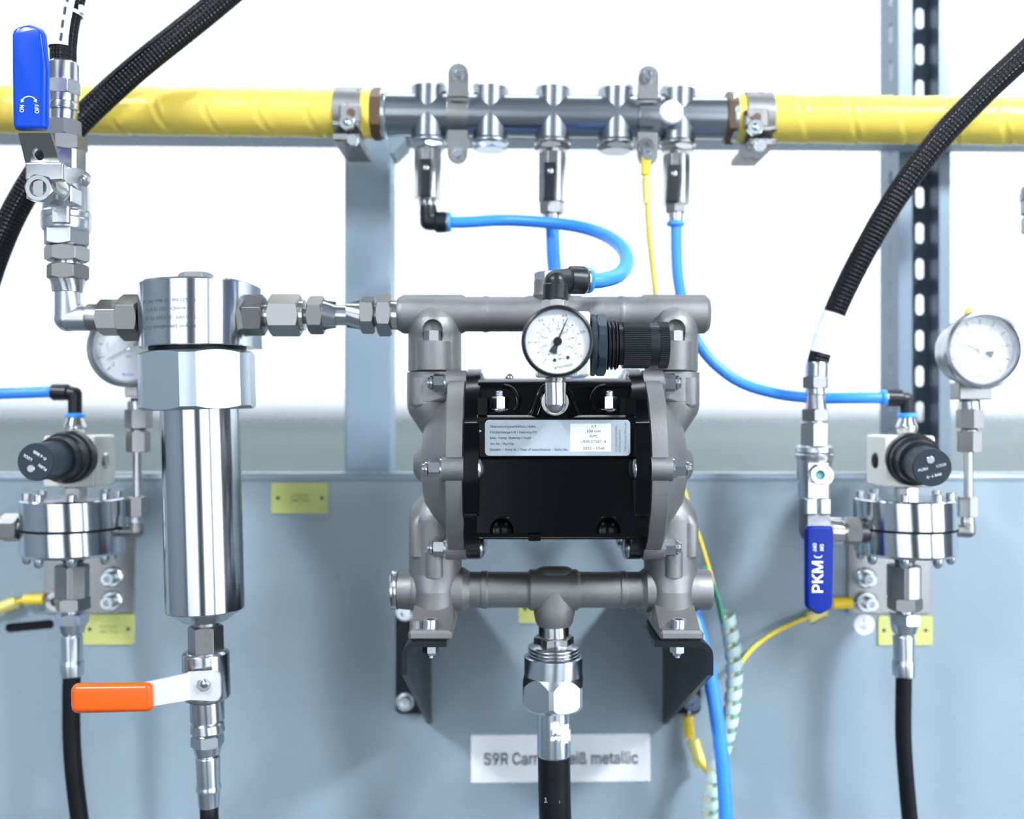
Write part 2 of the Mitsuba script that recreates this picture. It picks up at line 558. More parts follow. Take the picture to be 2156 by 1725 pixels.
# ================================================================== the rig's frame and mounting panel
PY = 0.170                                           # front of the mounting panel
YF = PY + 0.030                                      # front of post and beam
z_top = W(0, 1001, PY)[2]
pn = mbox((-0.95, PY, 0.60), (0.95, PY + 0.003, z_top)) + mbox((-0.95, PY, z_top - 0.003), (0.95, PY + 0.003, z_top))
slot_a, slot_b = W(20, 1323, PY), W(104, 1315, PY)
sl = hull([mcyl(0.0048, 0.02, 24, c=True).transform(AY(slot_a)[:3, :4]), mcyl(0.0048, 0.02, 24, c=True).transform(AY(slot_b)[:3, :4])])
p_ = thing('mounting_panel', 'large light blue-grey steel mounting panel filling the lower half behind the pump', 'panel')
part(p_, 'sheet', mf(pn - sl), PANEL)
part(p_, 'top_fold', mf(rbox((-0.95, PY - 0.0012, z_top - 0.008), (0.95, PY + 0.028, z_top + 0.0022), 0.0045)), PANEL)
part(p_, 'slot_liner', mf(hull([mcyl(0.0062, 0.001, 24).transform(AY(slot_a + [0, 0.0042, 0])[:3, :4]), mcyl(0.0062, 0.001, 24).transform(AY(slot_b + [0, 0.0042, 0])[:3, :4])])), RUBBER, 'black oblong slot')

f_ = thing('support_frame', 'blue-grey painted square tube frame, a post left of the pump under a long crossbeam', 'frame')
x0, x1 = W(725, 0, YF)[0], W(821, 0, YF)[0]
zb0, zb1 = W(0, 289, YF)[2], W(0, 196, YF)[2]
part(f_, 'post', mf(rbox((x0, YF, 0.0), (x1, YF + 0.05, zb1 - 0.004), 0.003)), FRAME)
bm = mf(rbox((-1.1, YF, zb0), (1.1, YF + 0.05, zb1), 0.003)).tr(rotm(0.40, (0, 1, 0), (0, 0, zb0)))
part(f_, 'crossbeam', bm, FRAME)
gx = W(821, 0, YF)[0]
gus = CS([[(gx, zb0 + 0.002), (gx, zb0 - 0.016), (gx + 0.003, zb0 - 0.016), (gx + 0.016, zb0 - 0.003), (gx + 0.016, zb0 + 0.002)]]).extrude(0.046)
part(f_, 'corner_gusset', mf(mtr(gus, frame((0, YF + 0.048, 0), (1, 0, 0), (0, 0, 1), (0, -1, 0)))), FRAME)

# slotted C-channel upright at the right
SY = 0.262
sx0, sx1 = W(1891, 0, SY)[0], W(2000, 0, SY)[0]
dep = 0.052
lip0, lip1 = W(1919, 0, SY)[0], W(1976, 0, SY)[0]
zs = W(0, 56, SY)[2]
pitch = 79 * K(SY)


def slotted(width, offs, wslot=0.0068, hslot=0.0235, shift=0.0):
    c = CS.square([width, CEIL_Z])
    cuts = []
    for i in range(-3, 17):
        z = zs - i * pitch + shift
        for o in offs:
            cuts.append(rrect(wslot, hslot, wslot * 0.49).translate([o, z]))
    return (c - CS.batch_boolean(cuts, m3.OpType.Add)).extrude(0.002)


u_ = thing('slotted_upright', 'galvanised slotted channel upright standing behind the crossbeam at the right', 'post')
fl_l = mtr(slotted(dep, [dep * 0.42]), frame((sx0 + 0.002, SY, 0), (0, 1, 0), (0, 0, 1), (1, 0, 0)) @ np.diag([1, 1, -1, 1]))
fl_r = mtr(slotted(dep, [dep * 0.36]), frame((sx1, SY, 0), (0, 1, 0), (0, 0, 1), (1, 0, 0)) @ np.diag([1, 1, -1, 1]))
web = mtr(slotted(sx1 - sx0, [(sx1 - sx0) * 0.55, (sx1 - sx0) * 0.8], 0.009, 0.0235, -pitch * 0.28), frame((sx0, SY + dep, 0), (1, 0, 0), (0, 0, 1), (0, -1, 0)) @ np.diag([1, 1, -1, 1]))
part(u_, 'flange', mf(fl_l), STRUT)
part(u_, 'flange', mf(fl_r), STRUT)
part(u_, 'web', mf(web), STRUT)
part(u_, 'lip', mf(mbox((sx0, SY - 0.002, 0), (lip0, SY, CEIL_Z))), STRUT)
part(u_, 'lip', mf(mbox((lip1, SY - 0.002, 0), (sx1, SY, CEIL_Z))), STRUT)

# ================================================================== yellow pipe, manifold and small valves
YP = 0.118
SL = 0.0117                                           # the pipe run sags to the right


def cyp(px):
    return 231 + SL * px


TILTP = rotm(math.degrees(math.atan(SL)), (0, 1, 0), W(1078, cyp(1078), YP))   # right end lower


def taped_pipe(px0, px1, seed):
    k = K(YP)
    rng = np.random.default_rng(seed)
    xs = np.arange((px0 - 1078) * k, (px1 - 1078) * k, 0.0011)
    th = np.linspace(0, 2 * math.pi, 49)
    X, A = np.meshgrid(xs, th, indexing='ij')
    pitch_, lean = 0.047, 0.012
    ph = (X + lean * np.cos(A - 0.6) * 0.9 + 0.004 * meshkit.noise(np.stack([X * 18, A * 0, A * 0 + seed], -1))) / pitch_
    saw = ph - np.floor(ph)
    h = 0.0011 * saw + 0.0008 * (meshkit.fbm(np.stack([X * 45, np.cos(A) * 1.4 + 9, np.sin(A) * 1.4 + seed], -1), 3) - 0.5)
    wr = 0.0007 * np.exp(-((saw - 0.16) / 0.04) ** 2) * (meshkit.noise(np.stack([np.floor(ph) * 3.1, A * 1.5, A * 0], -1)) > 0.5)
    R = 49.0 * k + h + wr - 0.0005
    v = np.stack([X, -R * np.cos(A), R * np.sin(A)], -1)
    n0, n1 = X.shape
    i, j = np.meshgrid(np.arange(n0 - 1), np.arange(n1 - 1), indexing='ij')
    a, b = i * n1 + j, (i + 1) * n1 + j
    f = np.vstack([np.stack([a, b + 1, a + 1], -1).reshape(-1, 3), np.stack([a, b, b + 1], -1).reshape(-1, 3)])
    tri = v.reshape(-1, 3)[f]
    m = M(v.reshape(-1, 3), f)
    cn = (tri[:, 0] * [0, 1, 1] * np.cross(tri[:, 1] - tri[:, 0], tri[:, 2] - tri[:, 0])).sum()
    if cn < 0:
        m = M(m.v, m.f[:, ::-1])
    for x in (xs[0], xs[-1]):
        m = m + lathe([(0, 0), (48.5 * k, 0), (48.5 * k, 0.0005)], 48).tr(AX([x, 0, 0]))
    return m.mv([0, YP, CAM_Z + (862.5 - cyp(1078)) * k])


POST.append(TILTP)
cy = cyp(1078)
a = thing('yellow_pipe', 'yellow tape-wrapped pipe on the left, running behind the blue-handled lever', 'pipe')
part(a, 'pipe', taped_pipe(-40, 783, 1), TAPE)
part(a, 'hex_bushing', hhexm(cy, YP, 783, 808, 51, 8), BROWN, 'brown hexagonal bushing')
b = thing('yellow_pipe', 'yellow tape-wrapped pipe on the right, crossed by a black hose', 'pipe')
part(b, 'pipe', taped_pipe(1546, 2200, 2), TAPE)
part(b, 'hex_bushing', hhexm(cy, YP, 1524, 1548, 51, 8), BROWN, 'brown hexagonal bushing')

for cx, lab in ((737, 'weathered steel pipe clamp with bolt at the right end of the left yellow pipe'), (1592, 'weathered steel pipe clamp with bolt at the left end of the right yellow pipe')):
    k = K(YP)
    t = thing('pipe_clamp', lab, 'clamp', 'pipe clamps')
    band = lathe([(49 * k, 0), (53.5 * k, 0), (53.5 * k, 56 * k), (49 * k, 56 * k), (49 * k, 0)], 56).tr(AX(W(cx - 28, cy, YP)))
    part(t, 'band', band, CLAMP)
    # pressed saddle on the front, lug and bolt below
    fr = cbox(W(cx - 24, cy - 22, YP - 0.0275), W(cx + 24, cy + 24, YP - 0.020), 0.002)
    part(t, 'saddle', mf(fr), CLAMP)
    part(t, 'saddle_hole', lathe([(0, 0), (9 * k, 0), (9 * k, 0.0006), (0, 0.0006)], 24).tr(AY(W(cx + 2, cy - 2, YP - 0.0275))), BROWN, 'rusty screw hole')
    cw = W(cx, cy, YP)
    part(t, 'foot', mf(cbox(cw + [-27 * k, -0.028, -44 * k], cw + [28 * k, 0.02, -32 * k], 0.0012) + cbox(cw + [-27 * k, -0.026, -72 * k], cw + [29 * k, 0.054, -56 * k], 0.0012)), CLAMP)
    part(t, 'bolt', fhex(cx - 4, cy + 22, YP - 0.028, 16, 0.007, 15) + button(W(cx - 4, cy + 22, YP - 0.028), (0, -1, 0), 14 * k, 0.0085), ZINC, 'zinc bolt head')
    part(t, 'nut', fhex(cx + 8, cy + 58, YP - 0.030, 12, 0.006, 0), ZINC)

# distribution manifold
mn = thing('distribution_manifold', 'silver five-port compressed air manifold tube between the two yellow pipes', 'manifold')
k = K(YP)
body = hl(cy, YP, [(812, 0), (812, 44), (1541, 44), (1541, 0)], 56)
part(mn, 'tube', body, ALU)
for e0, e1 in ((804, 816), (1537, 1549)):
    part(mn, 'end_ring', hl(cy, YP, [(e0, 40), (e0, 49), (e0 + 3, 51), (e1 - 3, 51), (e1, 48), (e1, 40)], 56), ZINC, 'bright end ring')
PORTS = [903, 1033, 1164, 1296, 1427]
for i, cx in enumerate(PORTS):
    c = W(cx, cy, YP)
    pr = lathe([(0.0, -53 * k), (43.5 * k, -53 * k), (43.5 * k, -48 * k), (43.2 * k, -20 * k), (43.2 * k, 20 * k), (43.5 * k, 48 * k), (43.5 * k, 53 * k), (0, 53 * k)], 56)
    pr = pr.tr(np.diag([0.85, 1.008, 1, 1])).mv(c)
    part(mn, 'port', pr, ALU)
    part(mn, 'port_plug', joinm([vl(cx, YP, [(cy - 52, 0), (cy - 52, 37), (cy - 55, 39), (cy - 60, 39), (cy - 63, 36), (cy - 63, 0)]), vhexm(cx, YP, cy - 63, cy - 76, 33, 10 + 17 * i)]), WHITE, 'white port plug')
    ring = vl(cx, YP, [(cy + 51, 0), (cy + 51, 36), (cy + 54, 38), (cy + 59, 38), (cy + 61, 36), (cy + 61, 0)])
    part(mn, 'port_nut', joinm([ring, vhexm(cx, YP, cy + 61, cy + 74, 35, 24 + 13 * i)]), ZINC if i in (0, 1) else NICKEL)
part(mn, 'front_plug', fl(1412, cy - 8, YP - 0.0195, [(0.0, 0), (0.0, 24), (0.003, 25), (0.006, 24), (0.0075, 21), (0.0075, 0)]), WHITE, 'round white front plug')
for i, cx in enumerate((965, 1363)):
    ear = 21
    t = thing('manifold_clamp', ('grey saddle clamp with two screws round the manifold, between its first and second port', 'grey saddle clamp round the manifold beside the round white front plug')[i], 'clamp', 'saddle clamps on the manifold')
    cw = W(cx, cy, YP)
    part(t, 'standoff', mf(mbox(cw + [-0.008, 0.018, -0.008], cw + [0.008, 0.082, 0.008])), NUT)
    part(t, 'band', lathe([(45 * k, 0), (49 * k, 0), (49.5 * k, 2 * k), (49.5 * k, 42 * k), (49 * k, 44 * k), (45 * k, 44 * k), (45 * k, 0)], 56).tr(AX(W(cx - 22, cy, YP))), STEEL if i else NUT)
    for s in (-1, 1):
        e0, e1 = W(cx, cy + s * 40, 0.095), W(cx, cy + s * 83, 0.095)
        kk = K(0.095)
        e = hull([mcyl(ear * kk, 0.006, 32).transform(AY(e1)[:3, :4]), mbox(e0 + [-ear * kk, -0.006, -0.002], e0 + [ear * kk, 0, 0.002])])
        part(t, 'ear', mf(e), NUT)
        part(t, 'screw', cap_screw(e1 + [0, -0.006, 0], (0, -1, 0), 12 * kk, 0.006), ZINC)

# small lever valves under the ports
names = ['small nickel ball valve with black lever under the manifold\'s first port, feeding a black elbow',
         'small nickel ball valve with black lever under the middle port of the manifold',
         'small nickel ball valve with black lever under the manifold\'s last port, beside a yellow wire']
for i, cx in enumerate((902, 1164, 1425)):
    v = thing('mini_ball_valve', names[i], 'valve', 'small ball valves under the manifold')
    y0 = (cy + 74, cy + 74, cy + 74)[i]
    t0 = 318 - (cyp(cx) - cyp(1078)) * 0 + (0, 4, 6)[i]
    part(v, 'inlet_nut', joinm([vl(cx, YP, [(y0 - 2, 12), (t0 - 14, 12)]), vhexm(cx, YP, t0 - 16, t0 + 2, 15, 30)]), NICKEL)
    b0 = vhexm(cx, YP, t0, t0 + 104, 29, 0 if i != 2 else -8, 28.5)
    part(v, 'body', b0, NICKEL)
    # lever: a tapering black bar with a pivot screw
    L0, L1 = W(cx - 6, t0 + 36, YP - 0.018), W(cx - 8 - 2 * i, t0 + 92, YP - 0.022)
    lev = hull([rbox(W(cx - 18, t0 + 18, YP - 0.019), W(cx + 10, t0 + 62, YP - 0.013), 0.0012), rbox(W(cx - 16 - 2 * i, t0 + 86, YP - 0.024), W(cx + 8 - 2 * i, t0 + 101, YP - 0.017), 0.0012)])
    part(v, 'lever', mf(lev), PLASTIC)
    part(v, 'lever_screw', button(W(cx - 4, t0 + 38, YP - 0.019), (0, -1, 0), 8 * k, 0.0022), STEEL)
    if i == 0:
        part(v, 'outlet_ring', vl(cx, YP, [(t0 + 102, 16), (t0 + 106, 18), (t0 + 118, 18), (t0 + 120, 14)]), NICKEL)
    elif i == 1:
        part(v, 'outlet_nut', vhexm(cx, YP, t0 + 103, t0 + 128, 24, 10), NUT)
        part(v, 'outlet_sleeve', vl(cx, YP, [(t0 + 127, 14), (t0 + 129, 17), (t0 + 146, 17), (t0 + 148, 13)]), NICKEL)
    else:
        part(v, 'outlet_nut', vhexm(cx, YP, t0 + 103, t0 + 121, 21, 15), NICKEL)
        part(v, 'outlet_sleeve', vl(cx, YP, [(t0 + 120, 14), (t0 + 122, 17), (t0 + 138, 15), (t0 + 140, 13)]), NICKEL)
        part(v, 'release_ring', vl(cx, YP, [(t0 + 139, 11), (t0 + 140, 19), (t0 + 147, 19), (t0 + 148, 11)]), BLUERING, 'blue release ring')
POST.pop()


def push_elbow(name, lab, pts, r, collars, ringpos, ringr, parent_cat='fitting'):
    """bent black push-in fitting: pts the centre line (world), r metres; collars [(point, dir, r, len)]; blue ring at the hose end"""
    t = thing(name, lab, parent_cat)
    part(t, 'body', mf(capsule_chain([(p, r) for p in pts])), PLASTIC)
    for p, d, rr, ln in collars:
        c = 0.0012
        part(t, 'collar', lathe([(0, 0), (rr - c, 0), (rr, c), (rr, ln - c), (rr - c, ln), (0, ln)], 36).tr(aim(p, d)), PLASTIC)
    p, d = ringpos
    part(t, 'metal_ring', lathe([(ringr * 0.75, 0), (ringr * 1.03, 0), (ringr * 1.03, 0.0012), (ringr * 0.75, 0.0012)], 36).tr(aim(p, d)), STEEL)
    part(t, 'release_ring', lathe([(ringr * 0.7, 0.001), (ringr * 0.95, 0.001), (ringr, 0.003), (ringr * 0.9, 0.0045), (ringr * 0.7, 0.0045)], 36).tr(aim(p, d)), BLUERING, 'blue release ring')
    return t


k = K(YP)
push_elbow('push_in_elbow', 'black push-in elbow under the first manifold valve, start of the looped blue hose', [W(902, 440, YP), W(902, 467, YP), W(925, 468, YP)], 18 * k,
           [(W(902, 456, YP), (0, 0, 1), 18.6 * k, 17 * k), (W(916, 468, YP), (1, 0, 0), 22 * k, 24 * k)], (W(940, 468, YP), (1, 0, 0.0)), 21 * k)

# ================================================================== the diaphragm pump
CX, CZ = 0.0345, CAM_Z + (862.5 - 976) * S0            # its middle
pump = thing('diaphragm_pump', 'large air-driven double diaphragm pump with grey cast ends and a black centre section', 'pump')
RB = 0.0722                                           # bolt circle


def pc(px, py, y=0.0):
    return W(px, py, y)


# centre section: an extruded profile with pockets for the two upright bolts and two bolt pockets low down
def yz(y, py, yy=None):
    return (y, W(0, py, y)[2])


prof = [yz(-0.030, 797), yz(-0.040, 800), yz(-0.046, 807), yz(-0.048, 818), yz(-0.048, 871), yz(-0.069, 874), yz(-0.0715, 879), yz(-0.0715, 962),
        yz(-0.0690, 968), yz(-0.0690, 1122), yz(-0.066, 1131), yz(-0.058, 1136), (0.058, yz(-0.058, 1136)[1]), (0.066, yz(-0.066, 1128)[1]), (0.066, yz(-0.03, 812)[1]), (0.05, yz(-0.03, 797)[1])]
x0, x1 = CX - 0.0615, CX + 0.0605
body = mtr(CS([prof[::-1]]).extrude(x1 - x0) if CS([prof]).area() < 1e-9 else CS([prof]).extrude(x1 - x0), frame((x0, 0, 0), (0, 1, 0), (0, 0, 1), (1, 0, 0)))
# side cheeks rise in front of the recess so that it reads as a pocketed casting
ymid, zl, zt = -0.048, W(0, 872, -0.069)[2], W(0, 808, -0.058)[2]
for s in (-1, 1):
    xo = CX + s * 0.061
    xi = CX + s * 0.0535
    body = body + mbox((min(xo, xi), -0.069, zl - 0.004), (max(xo, xi), -0.04, W(0, 838, -0.069)[2]))
for px in (1056, 1281):
    p = W(px, 1119, -0.069)
    kq = K(-0.069)
    scoop = Man.sphere(1.0, 40).scale([28 * kq, 20 * kq, 31 * kq]).translate([p[0], -0.066, p[2]]) ^ mbox((p[0] - 0.03, -0.2, p[2] - 0.002), (p[0] + 0.03, 0.0, p[2] + 0.03))
    body = body - scoop
# central port boss and the pockets' rims
pb = W(1168, 850, -0.066)
body = body + hull([mcyl(42 * K(-.06), 0.02, 40).transform(AY(W(1168, 846, -0.045))[:3, :4]), mcyl(48 * K(-.06), 0.02, 40).transform(AY(W(1168, 878, -0.045))[:3, :4])])
part(pump, 'centre_body', mf(body, 28), BLACK, 'glossy black centre section')
# cast ribs curving round the port, and the pocket rims
for off, top, r in ((0, 0, 4.6), (16, 13, 3.8)):
    for s in (-1, 1):
        pts = [(4, 806 + top), (20, 812 + top), (33 - off * 0.3, 828 + top), (41 - off * 0.75, 848 + top * 0.6), (49 - off, 868), (58 - off * 1.3, 882)]
        yy = [-0.060, -0.063, -0.065, -0.066, -0.067, -0.0685]
        q = spline([W(1168 + s * dx, py, y) for (dx, py), y in zip(pts, yy)], 40)
        part(pump, 'rib', sweep(q, r * K(-0.06), 12), BLACK)
for px, s in ((1052, 1), (1283, -1)):
    base = W(px, 866, -0.058)
    kk = K(-0.058)
    part(pump, 'pocket_rim', sweep(spline([W(px + s * 10, 812, -0.05), W(px + s * 26, 818, -0.056), W(px + s * 36, 834, -0.061), W(px + s * 38, 852, -0.064), W(px + s * 33, 866, -0.066)], 30), 4.5 * kk, 10), BLACK)
    st = thing_ = part(pump, 'stud', vl(px, -0.058, [(868, 0), (868, 8)] + [(868 - z, r) for r, z in rings(7.5, 9, 2, 44, 10)] + [(823, 8), (822, 0)], 24), ZINC, 'zinc stud and nut')
    part(pump, 'stud_nut', joinm([vhexm(px, -0.058, 835, 861, 16, 10 * s), vl(px, -0.058, [(866, 0), (866, 20), (863, 21), (861, 20), (861, 0)])]), ZINC)
for px in (1056, 1281):
    kq = K(-0.069)
    q = spline([W(px - 16, 1091, -0.0685), W(px - 8, 1088.5, -0.069), W(px + 8, 1088.5, -0.069), W(px + 16, 1091, -0.0685)], 16)
    part(pump, 'pocket_lip', sweep(q, 1.6 * kq, 8), BLACK)
part(pump, 'vent_screw', button(W(1073, 797, -0.02), (0, 0, 1), 9 * S0, 0.004), NICKEL)
part(pump, 'foot_tab', mf(cbox(W(1112, 1126, -0.0705), W(1138, 1136, -0.060), 0.0008)), BLACK)

# black flange rings with dome-headed bolts; grey covers outside them
kz = S0
ANG = [0, 69, -68, 180, 112, -112]
bolts = [(-RB * math.cos(math.radians(t)), CZ + RB * math.sin(math.radians(t))) for t in ANG]


def cover(s):
    """one grey end casting; s = -1 left, 1 right. Built on the left and mirrored."""
    cx = CX - 0.0
    ref = lambda px: (px - 1078) * S0 - 0.0                        # metres at y = 0

    def L(h):                                                      # distance from the pump's middle -> x on the left
        return CX - h

    rows = [(0, 0.1168), (0.0090, 0.1168), (0.0125, 0.1145), (0.0160, 0.1105), (0.0200, 0.1091), (0.0275, 0.1083), (0.0360, 0.1062), (0.0460, 0.0998), (0.0535, 0.0930), (0.0585, 0.0872), (0.0600, 0.0840), (0.0600, 0.0720), (0, 0.0720)]
    dome = CS([[(r, h) for r, h in rows][::-1]]).revolve(56)
    A = frame((CX, 0, CZ), (0, 1, 0), (0, 0, -1), (-1, 0, 0))
    A[:3, 1] = np.cross(A[:3, 2], A[:3, 0])
    dome = mtr(dome, A)
    rimp = CS([[(0, 0.0715), (0.0760, 0.0715), (0.0772, 0.0727), (0.0772, 0.0850), (0.0760, 0.0862), (0, 0.0862)]]).revolve(64)
    out = dome + mtr(rimp, A)
    for y, z in bolts:
        b0 = np.array([CX - 0.0715, y, z])
        out = out + mtr(mcyl(0.0100, 0.0165, 28), aim(b0, (-1, 0, 0)))
        # web from the boss into the dome
        out = out + hull([mtr(mcyl(0.0082, 0.001, 24), aim(b0 + [-0.0135, 0, 0], (-1, 0, 0))), msph((CX - 0.080, y * 0.62, CZ + (z - CZ) * 0.62), 0.006, 16)])
    zu = lambda py: CAM_Z + (862.5 - py) * S0
    # upper column
    col = mcyl(0.0200, zu(785) - zu(846), 40).translate([L(0.1025), -0.004, zu(846)])
    col = hull([col, mcyl(0.0185, zu(785) - zu(838), 40).translate([L(0.0940), -0.006, zu(838)])])
    col = hull([col]) + hull([msph((L(0.1030), -0.004, zu(850)), 0.0195), msph((L(0.0925), -0.004, zu(905)), 0.0160), msph((L(0.082), -0.002, zu(930)), 0.0150)])
    col = col + hull([mcyl(0.0090, zu(797) - zu(850), 28).translate([L(0.1110), -0.0150, zu(850)]), msph((L(0.1080), -0.010, zu(862)), 0.008)])
    # lower column
    c2 = mcyl(0.0222, zu(1090) - zu(1207), 40).translate([L(0.0990), 0.0, zu(1207)])
    c2 = c2 + hull([msph((L(0.0995), 0, zu(1092)), 0.0215), msph((L(0.0945), 0, zu(1055)), 0.0150), msph((L(0.084), 0, zu(1035)), 0.0150)])
    c2 = c2 + hull([mcyl(0.0075, zu(1100) - zu(1165), 28).translate([L(0.1125), -0.0130, zu(1165)]), msph((L(0.1100), -0.010, zu(1086)), 0.006)])
    c2 = c2 + mcyl(0.0085, zu(1155) - zu(1207), 28).translate([L(0.0985), -0.0165, zu(1207)])
    out = out + col + c2
    m = mf(out, 30)
    return m if s < 0 else m.mirx(CX)


for s in (-1, 1):
    d = (s, 0, 0)
    base = np.array([CX + s * 0.0600, 0, CZ])
    r = 0.0797
    ring = CS.circle(r, 96)
    ring = ring - CS.batch_boolean([CS.circle(0.028, 40).translate([(r + 0.0248) * math.cos(math.radians(t)), (r + 0.0248) * math.sin(math.radians(t))]) for t in (34, -34, 146, -146)], m3.OpType.Add)
    A = aim(base, d)
    fr = mtr(ring.extrude(0.0112), A)
    key = part(pump, 'flange', mf(fr, 25), BLACK, 'black flange ring')
    part(pump, 'end_cover', cover(s), CAST, 'grey bead-blasted cast end cover')
    for i, (y, z) in enumerate(bolts):
        part(pump, 'bolt_head', button((CX + s * 0.0603, y, z), (-s, 0, 0), 0.0088, 0.0046), STEEL)
        n0 = np.array([CX + s * 0.0880, y, z])
        nut = mf(mtr(mhex(0.0066, 0.0088), aim(n0 + [s * 0.0016, 0, 0], d) @ rotm(12, (0, 0, 1))), 20)
        wsh = lathe([(0, 0), (0.0088, 0), (0.0088, 0.0016), (0, 0.0016)], 28).tr(aim(n0, d))
        tip = lathe([(0.0045, 0), (0.0058, 0.0008), (0.0058, 0.0026), (0.0042, 0.0034), (0.0042, 0.0048), (0, 0.0052)], 24).tr(aim(n0 + [s * 0.0104, 0, 0], d))
        part(pump, 'bolt_nut', joinm([nut, wsh, tip]), STEEL)

# upper pipe of the pump with its two legs
TZ = 662
seg = [(838, 0), (838, 34), (850, 41), (972, 41), (981, 36.5), (1016, 36.5), (1019, 38.2), (1027, 38.2), (1030, 36.5), (1106, 36.5), (1112, 39), (1222, 39), (1228, 36.5), (1300, 36.5), (1303, 38.2), (1311, 38.2), (1314, 36.5), (1347, 36.5), (1356, 41), (1483, 41), (1491, 34), (1491, 0)]
part(pump, 'upper_pipe', joinm([hl(TZ, 0.0, seg, 56), vl(1162, 0.0, [(662, 0), (662, 37), (635, 36), (624, 41), (616, 38), (592, 38), (590, 36), (590, 0)], 48)]), CAST)
part(pump, 'pipe_plug', vhexm(1156, 0.0, 574, 591, 30, 12), ZINC, 'bright hexagonal plug')
for s in (-1, 1):
    zu = lambda py: CAM_Z + (862.5 - py) * S0
    xl = CX - 0.0995
    leg = mcyl(0.0224, zu(672) - zu(782), 48).translate([xl, 0, zu(782)])
    leg = leg + mcyl(0.0150, zu(722) - zu(781), 40).translate([xl, -0.0135, zu(781)])
    leg = leg + msph((xl, -0.002, zu(694)), 0.0222, 36)
    leg = leg - mcyl(0.0083, zu(697) - zu(722), 32).translate([xl, -0.0235, zu(722)]) - msph((xl, -0.0235, zu(698)), 0.0083, 24)
    m = mf(leg, 30)
    part(pump, 'pipe_leg', m if s < 0 else m.mirx(CX), CAST)
    hx = CX + s * 0.0995
    kb = K(-0.021)
    hd = mf(mtr(mhex(0.0066, 0.0088), AZ((hx, -0.0215, zu(723))) @ rotm(-78, (0, 0, 1))), 20)
    part(pump, 'leg_bolt', hd, NUT)
    gk = lathe([(0.0, 0), (0.0215, 0), (0.0215, 0.0016), (0, 0.0016)], 40).tr(AZ((CX + s * 0.0990, 0, zu(785.5))))
    part(pump, 'leg_gasket', gk, RUBBER)

# lower pipe with its feet
LZ = 1242
seg = [(838, 0), (838, 38), (842, 40), (866, 42), (872, 46), (975, 47), (986, 40), (990, 37.5), (1012, 37.5), (1015, 39.5), (1025, 39.5), (1028, 37.5), (1110, 37.5), (1117, 43), (1214, 43), (1221, 37.5), (1303, 37.5), (1306, 39.5), (1316, 39.5), (1319, 37.5), (1345, 37.5), (1350, 40), (1358, 47), (1462, 46), (1468, 43), (1490, 43), (1495, 40), (1495, 0)]
tee = vl(1167, 0.0, [(1242, 0), (1242, 44), (1278, 44), (1292, 43), (1308, 40), (1317, 35), (1319, 28), (1319, 0)], 48)
part(pump, 'lower_pipe', joinm([hl(LZ, 0.0, seg, 56), tee, mf(hsph([(W(1148, 1222, 0.0), 0.012), (W(1187, 1222, 0.0), 0.012)]), 30)]), CAST)
part(pump, 'end_plug', hl(LZ, 0.0, [(823, 0), (823, 38), (826, 41), (830, 40), (834, 41.5), (838, 41.5), (839, 36)], 48), STEEL, 'steel end plug')
for s in (-1, 1):
    zu = lambda py: CAM_Z + (862.5 - py) * S0
    xl = CX - 0.0990
    ft = hull([mcyl(0.0224, 0.001, 48).translate([xl, 0, zu(1207)]), mcyl(0.0178, 0.001, 48).translate([xl, -0.008, zu(1240)])])
    ft = ft + mcyl(0.0178, zu(1238) - zu(1302), 48).translate([xl, -0.008, zu(1302)])
    ft = ft + mbox((xl - 0.0182, -0.0105, zu(1302)), (xl + 0.0182, 0.012, zu(1236)))
    zq = lambda py: W(0, py, -0.056)[2]
    pl = cbox((xl - 0.0172, -0.056, zq(1350.5)), (xl + 0.0172, 0.024, zq(1329)), 0.0022)
    pl = pl if isinstance(pl, Man) else None
    ft = ft + pl + hull([mbox((xl - 0.0160, -0.045, zq(1331)), (xl + 0.0160, 0.01, zq(1329))), mbox((xl - 0.0160, -0.020, zq(1331)), (xl + 0.0160, 0.01, zq(1295)))])
    if s < 0:
        ft = ft + mcyl(0.0045, 0.0075, 24).translate([xl - 0.0125, -0.046, zq(1332)])
    m = mf(ft, 30)
    part(pump, 'foot', m if s < 0 else m.mirx(CX), CAST)
    bx = W(906 if s < 0 else 1429, 0, -0.045)[0]
    zf = W(0, 1329, -0.045)[2]
    bp = W(906 if s < 0 else 1429, 1329, -0.045)
    part(pump, 'foot_bolt', cap_screw(bp, (0, 0, 1), 16.5 * K(-.045), 25 * K(-.045)) + lathe([(0, -.0001), (19 * K(-.045), 0), (19 * K(-.045), .001), (0, .001)], 28).tr(AZ(bp)), ZINC, 'zinc socket head bolt')

# rating plate
pk = thing  # noqa
pt = part(pump, 'rating_plate', mf(mtr(rrect(306 * K(-.0725), 76 * K(-.0725), 9 * K(-.0725)).extrude(0.0009), AY(W(1174, 922, -0.0716)))), PLATE, 'silver rating plate with black print')
yp = -0.0726
kp = K(yp)
part(pt, 'white_field', mf(mtr(CS.square([86 * kp, 59 * kp], True).extrude(0.0002), AY(W(1243.5, 921.5, yp)))), DIAL)
rows = ['Übersetzungsverhältnis / Ratio', 'Fördermenge DH / Delivery DS', 'Max. Temp. Material / Fluid', 'Art-Nr. / Part No.', 'Baujahr - Serie Nr. / Year of manufacture - Serial No.']
ptx = []
for s_, py in zip(rows, (898.5, 910.5, 922.5, 935, 947)):
    m = txt(s_, 5.0 * kp, 0.00012, True, False)
    w = m.v[:, 0].max() - m.v[:, 0].min()
    wt = {0: 96, 1: 98, 2: 85, 3: 51, 4: 164}[rows.index(s_)] * kp
    m.v[:, 0] = (m.v[:, 0] - m.v[:, 0].min()) * wt / w
    m.v[:, 1] -= 2.4 * kp
    ptx.append(m.tr(AY(W(1032, py, yp))))
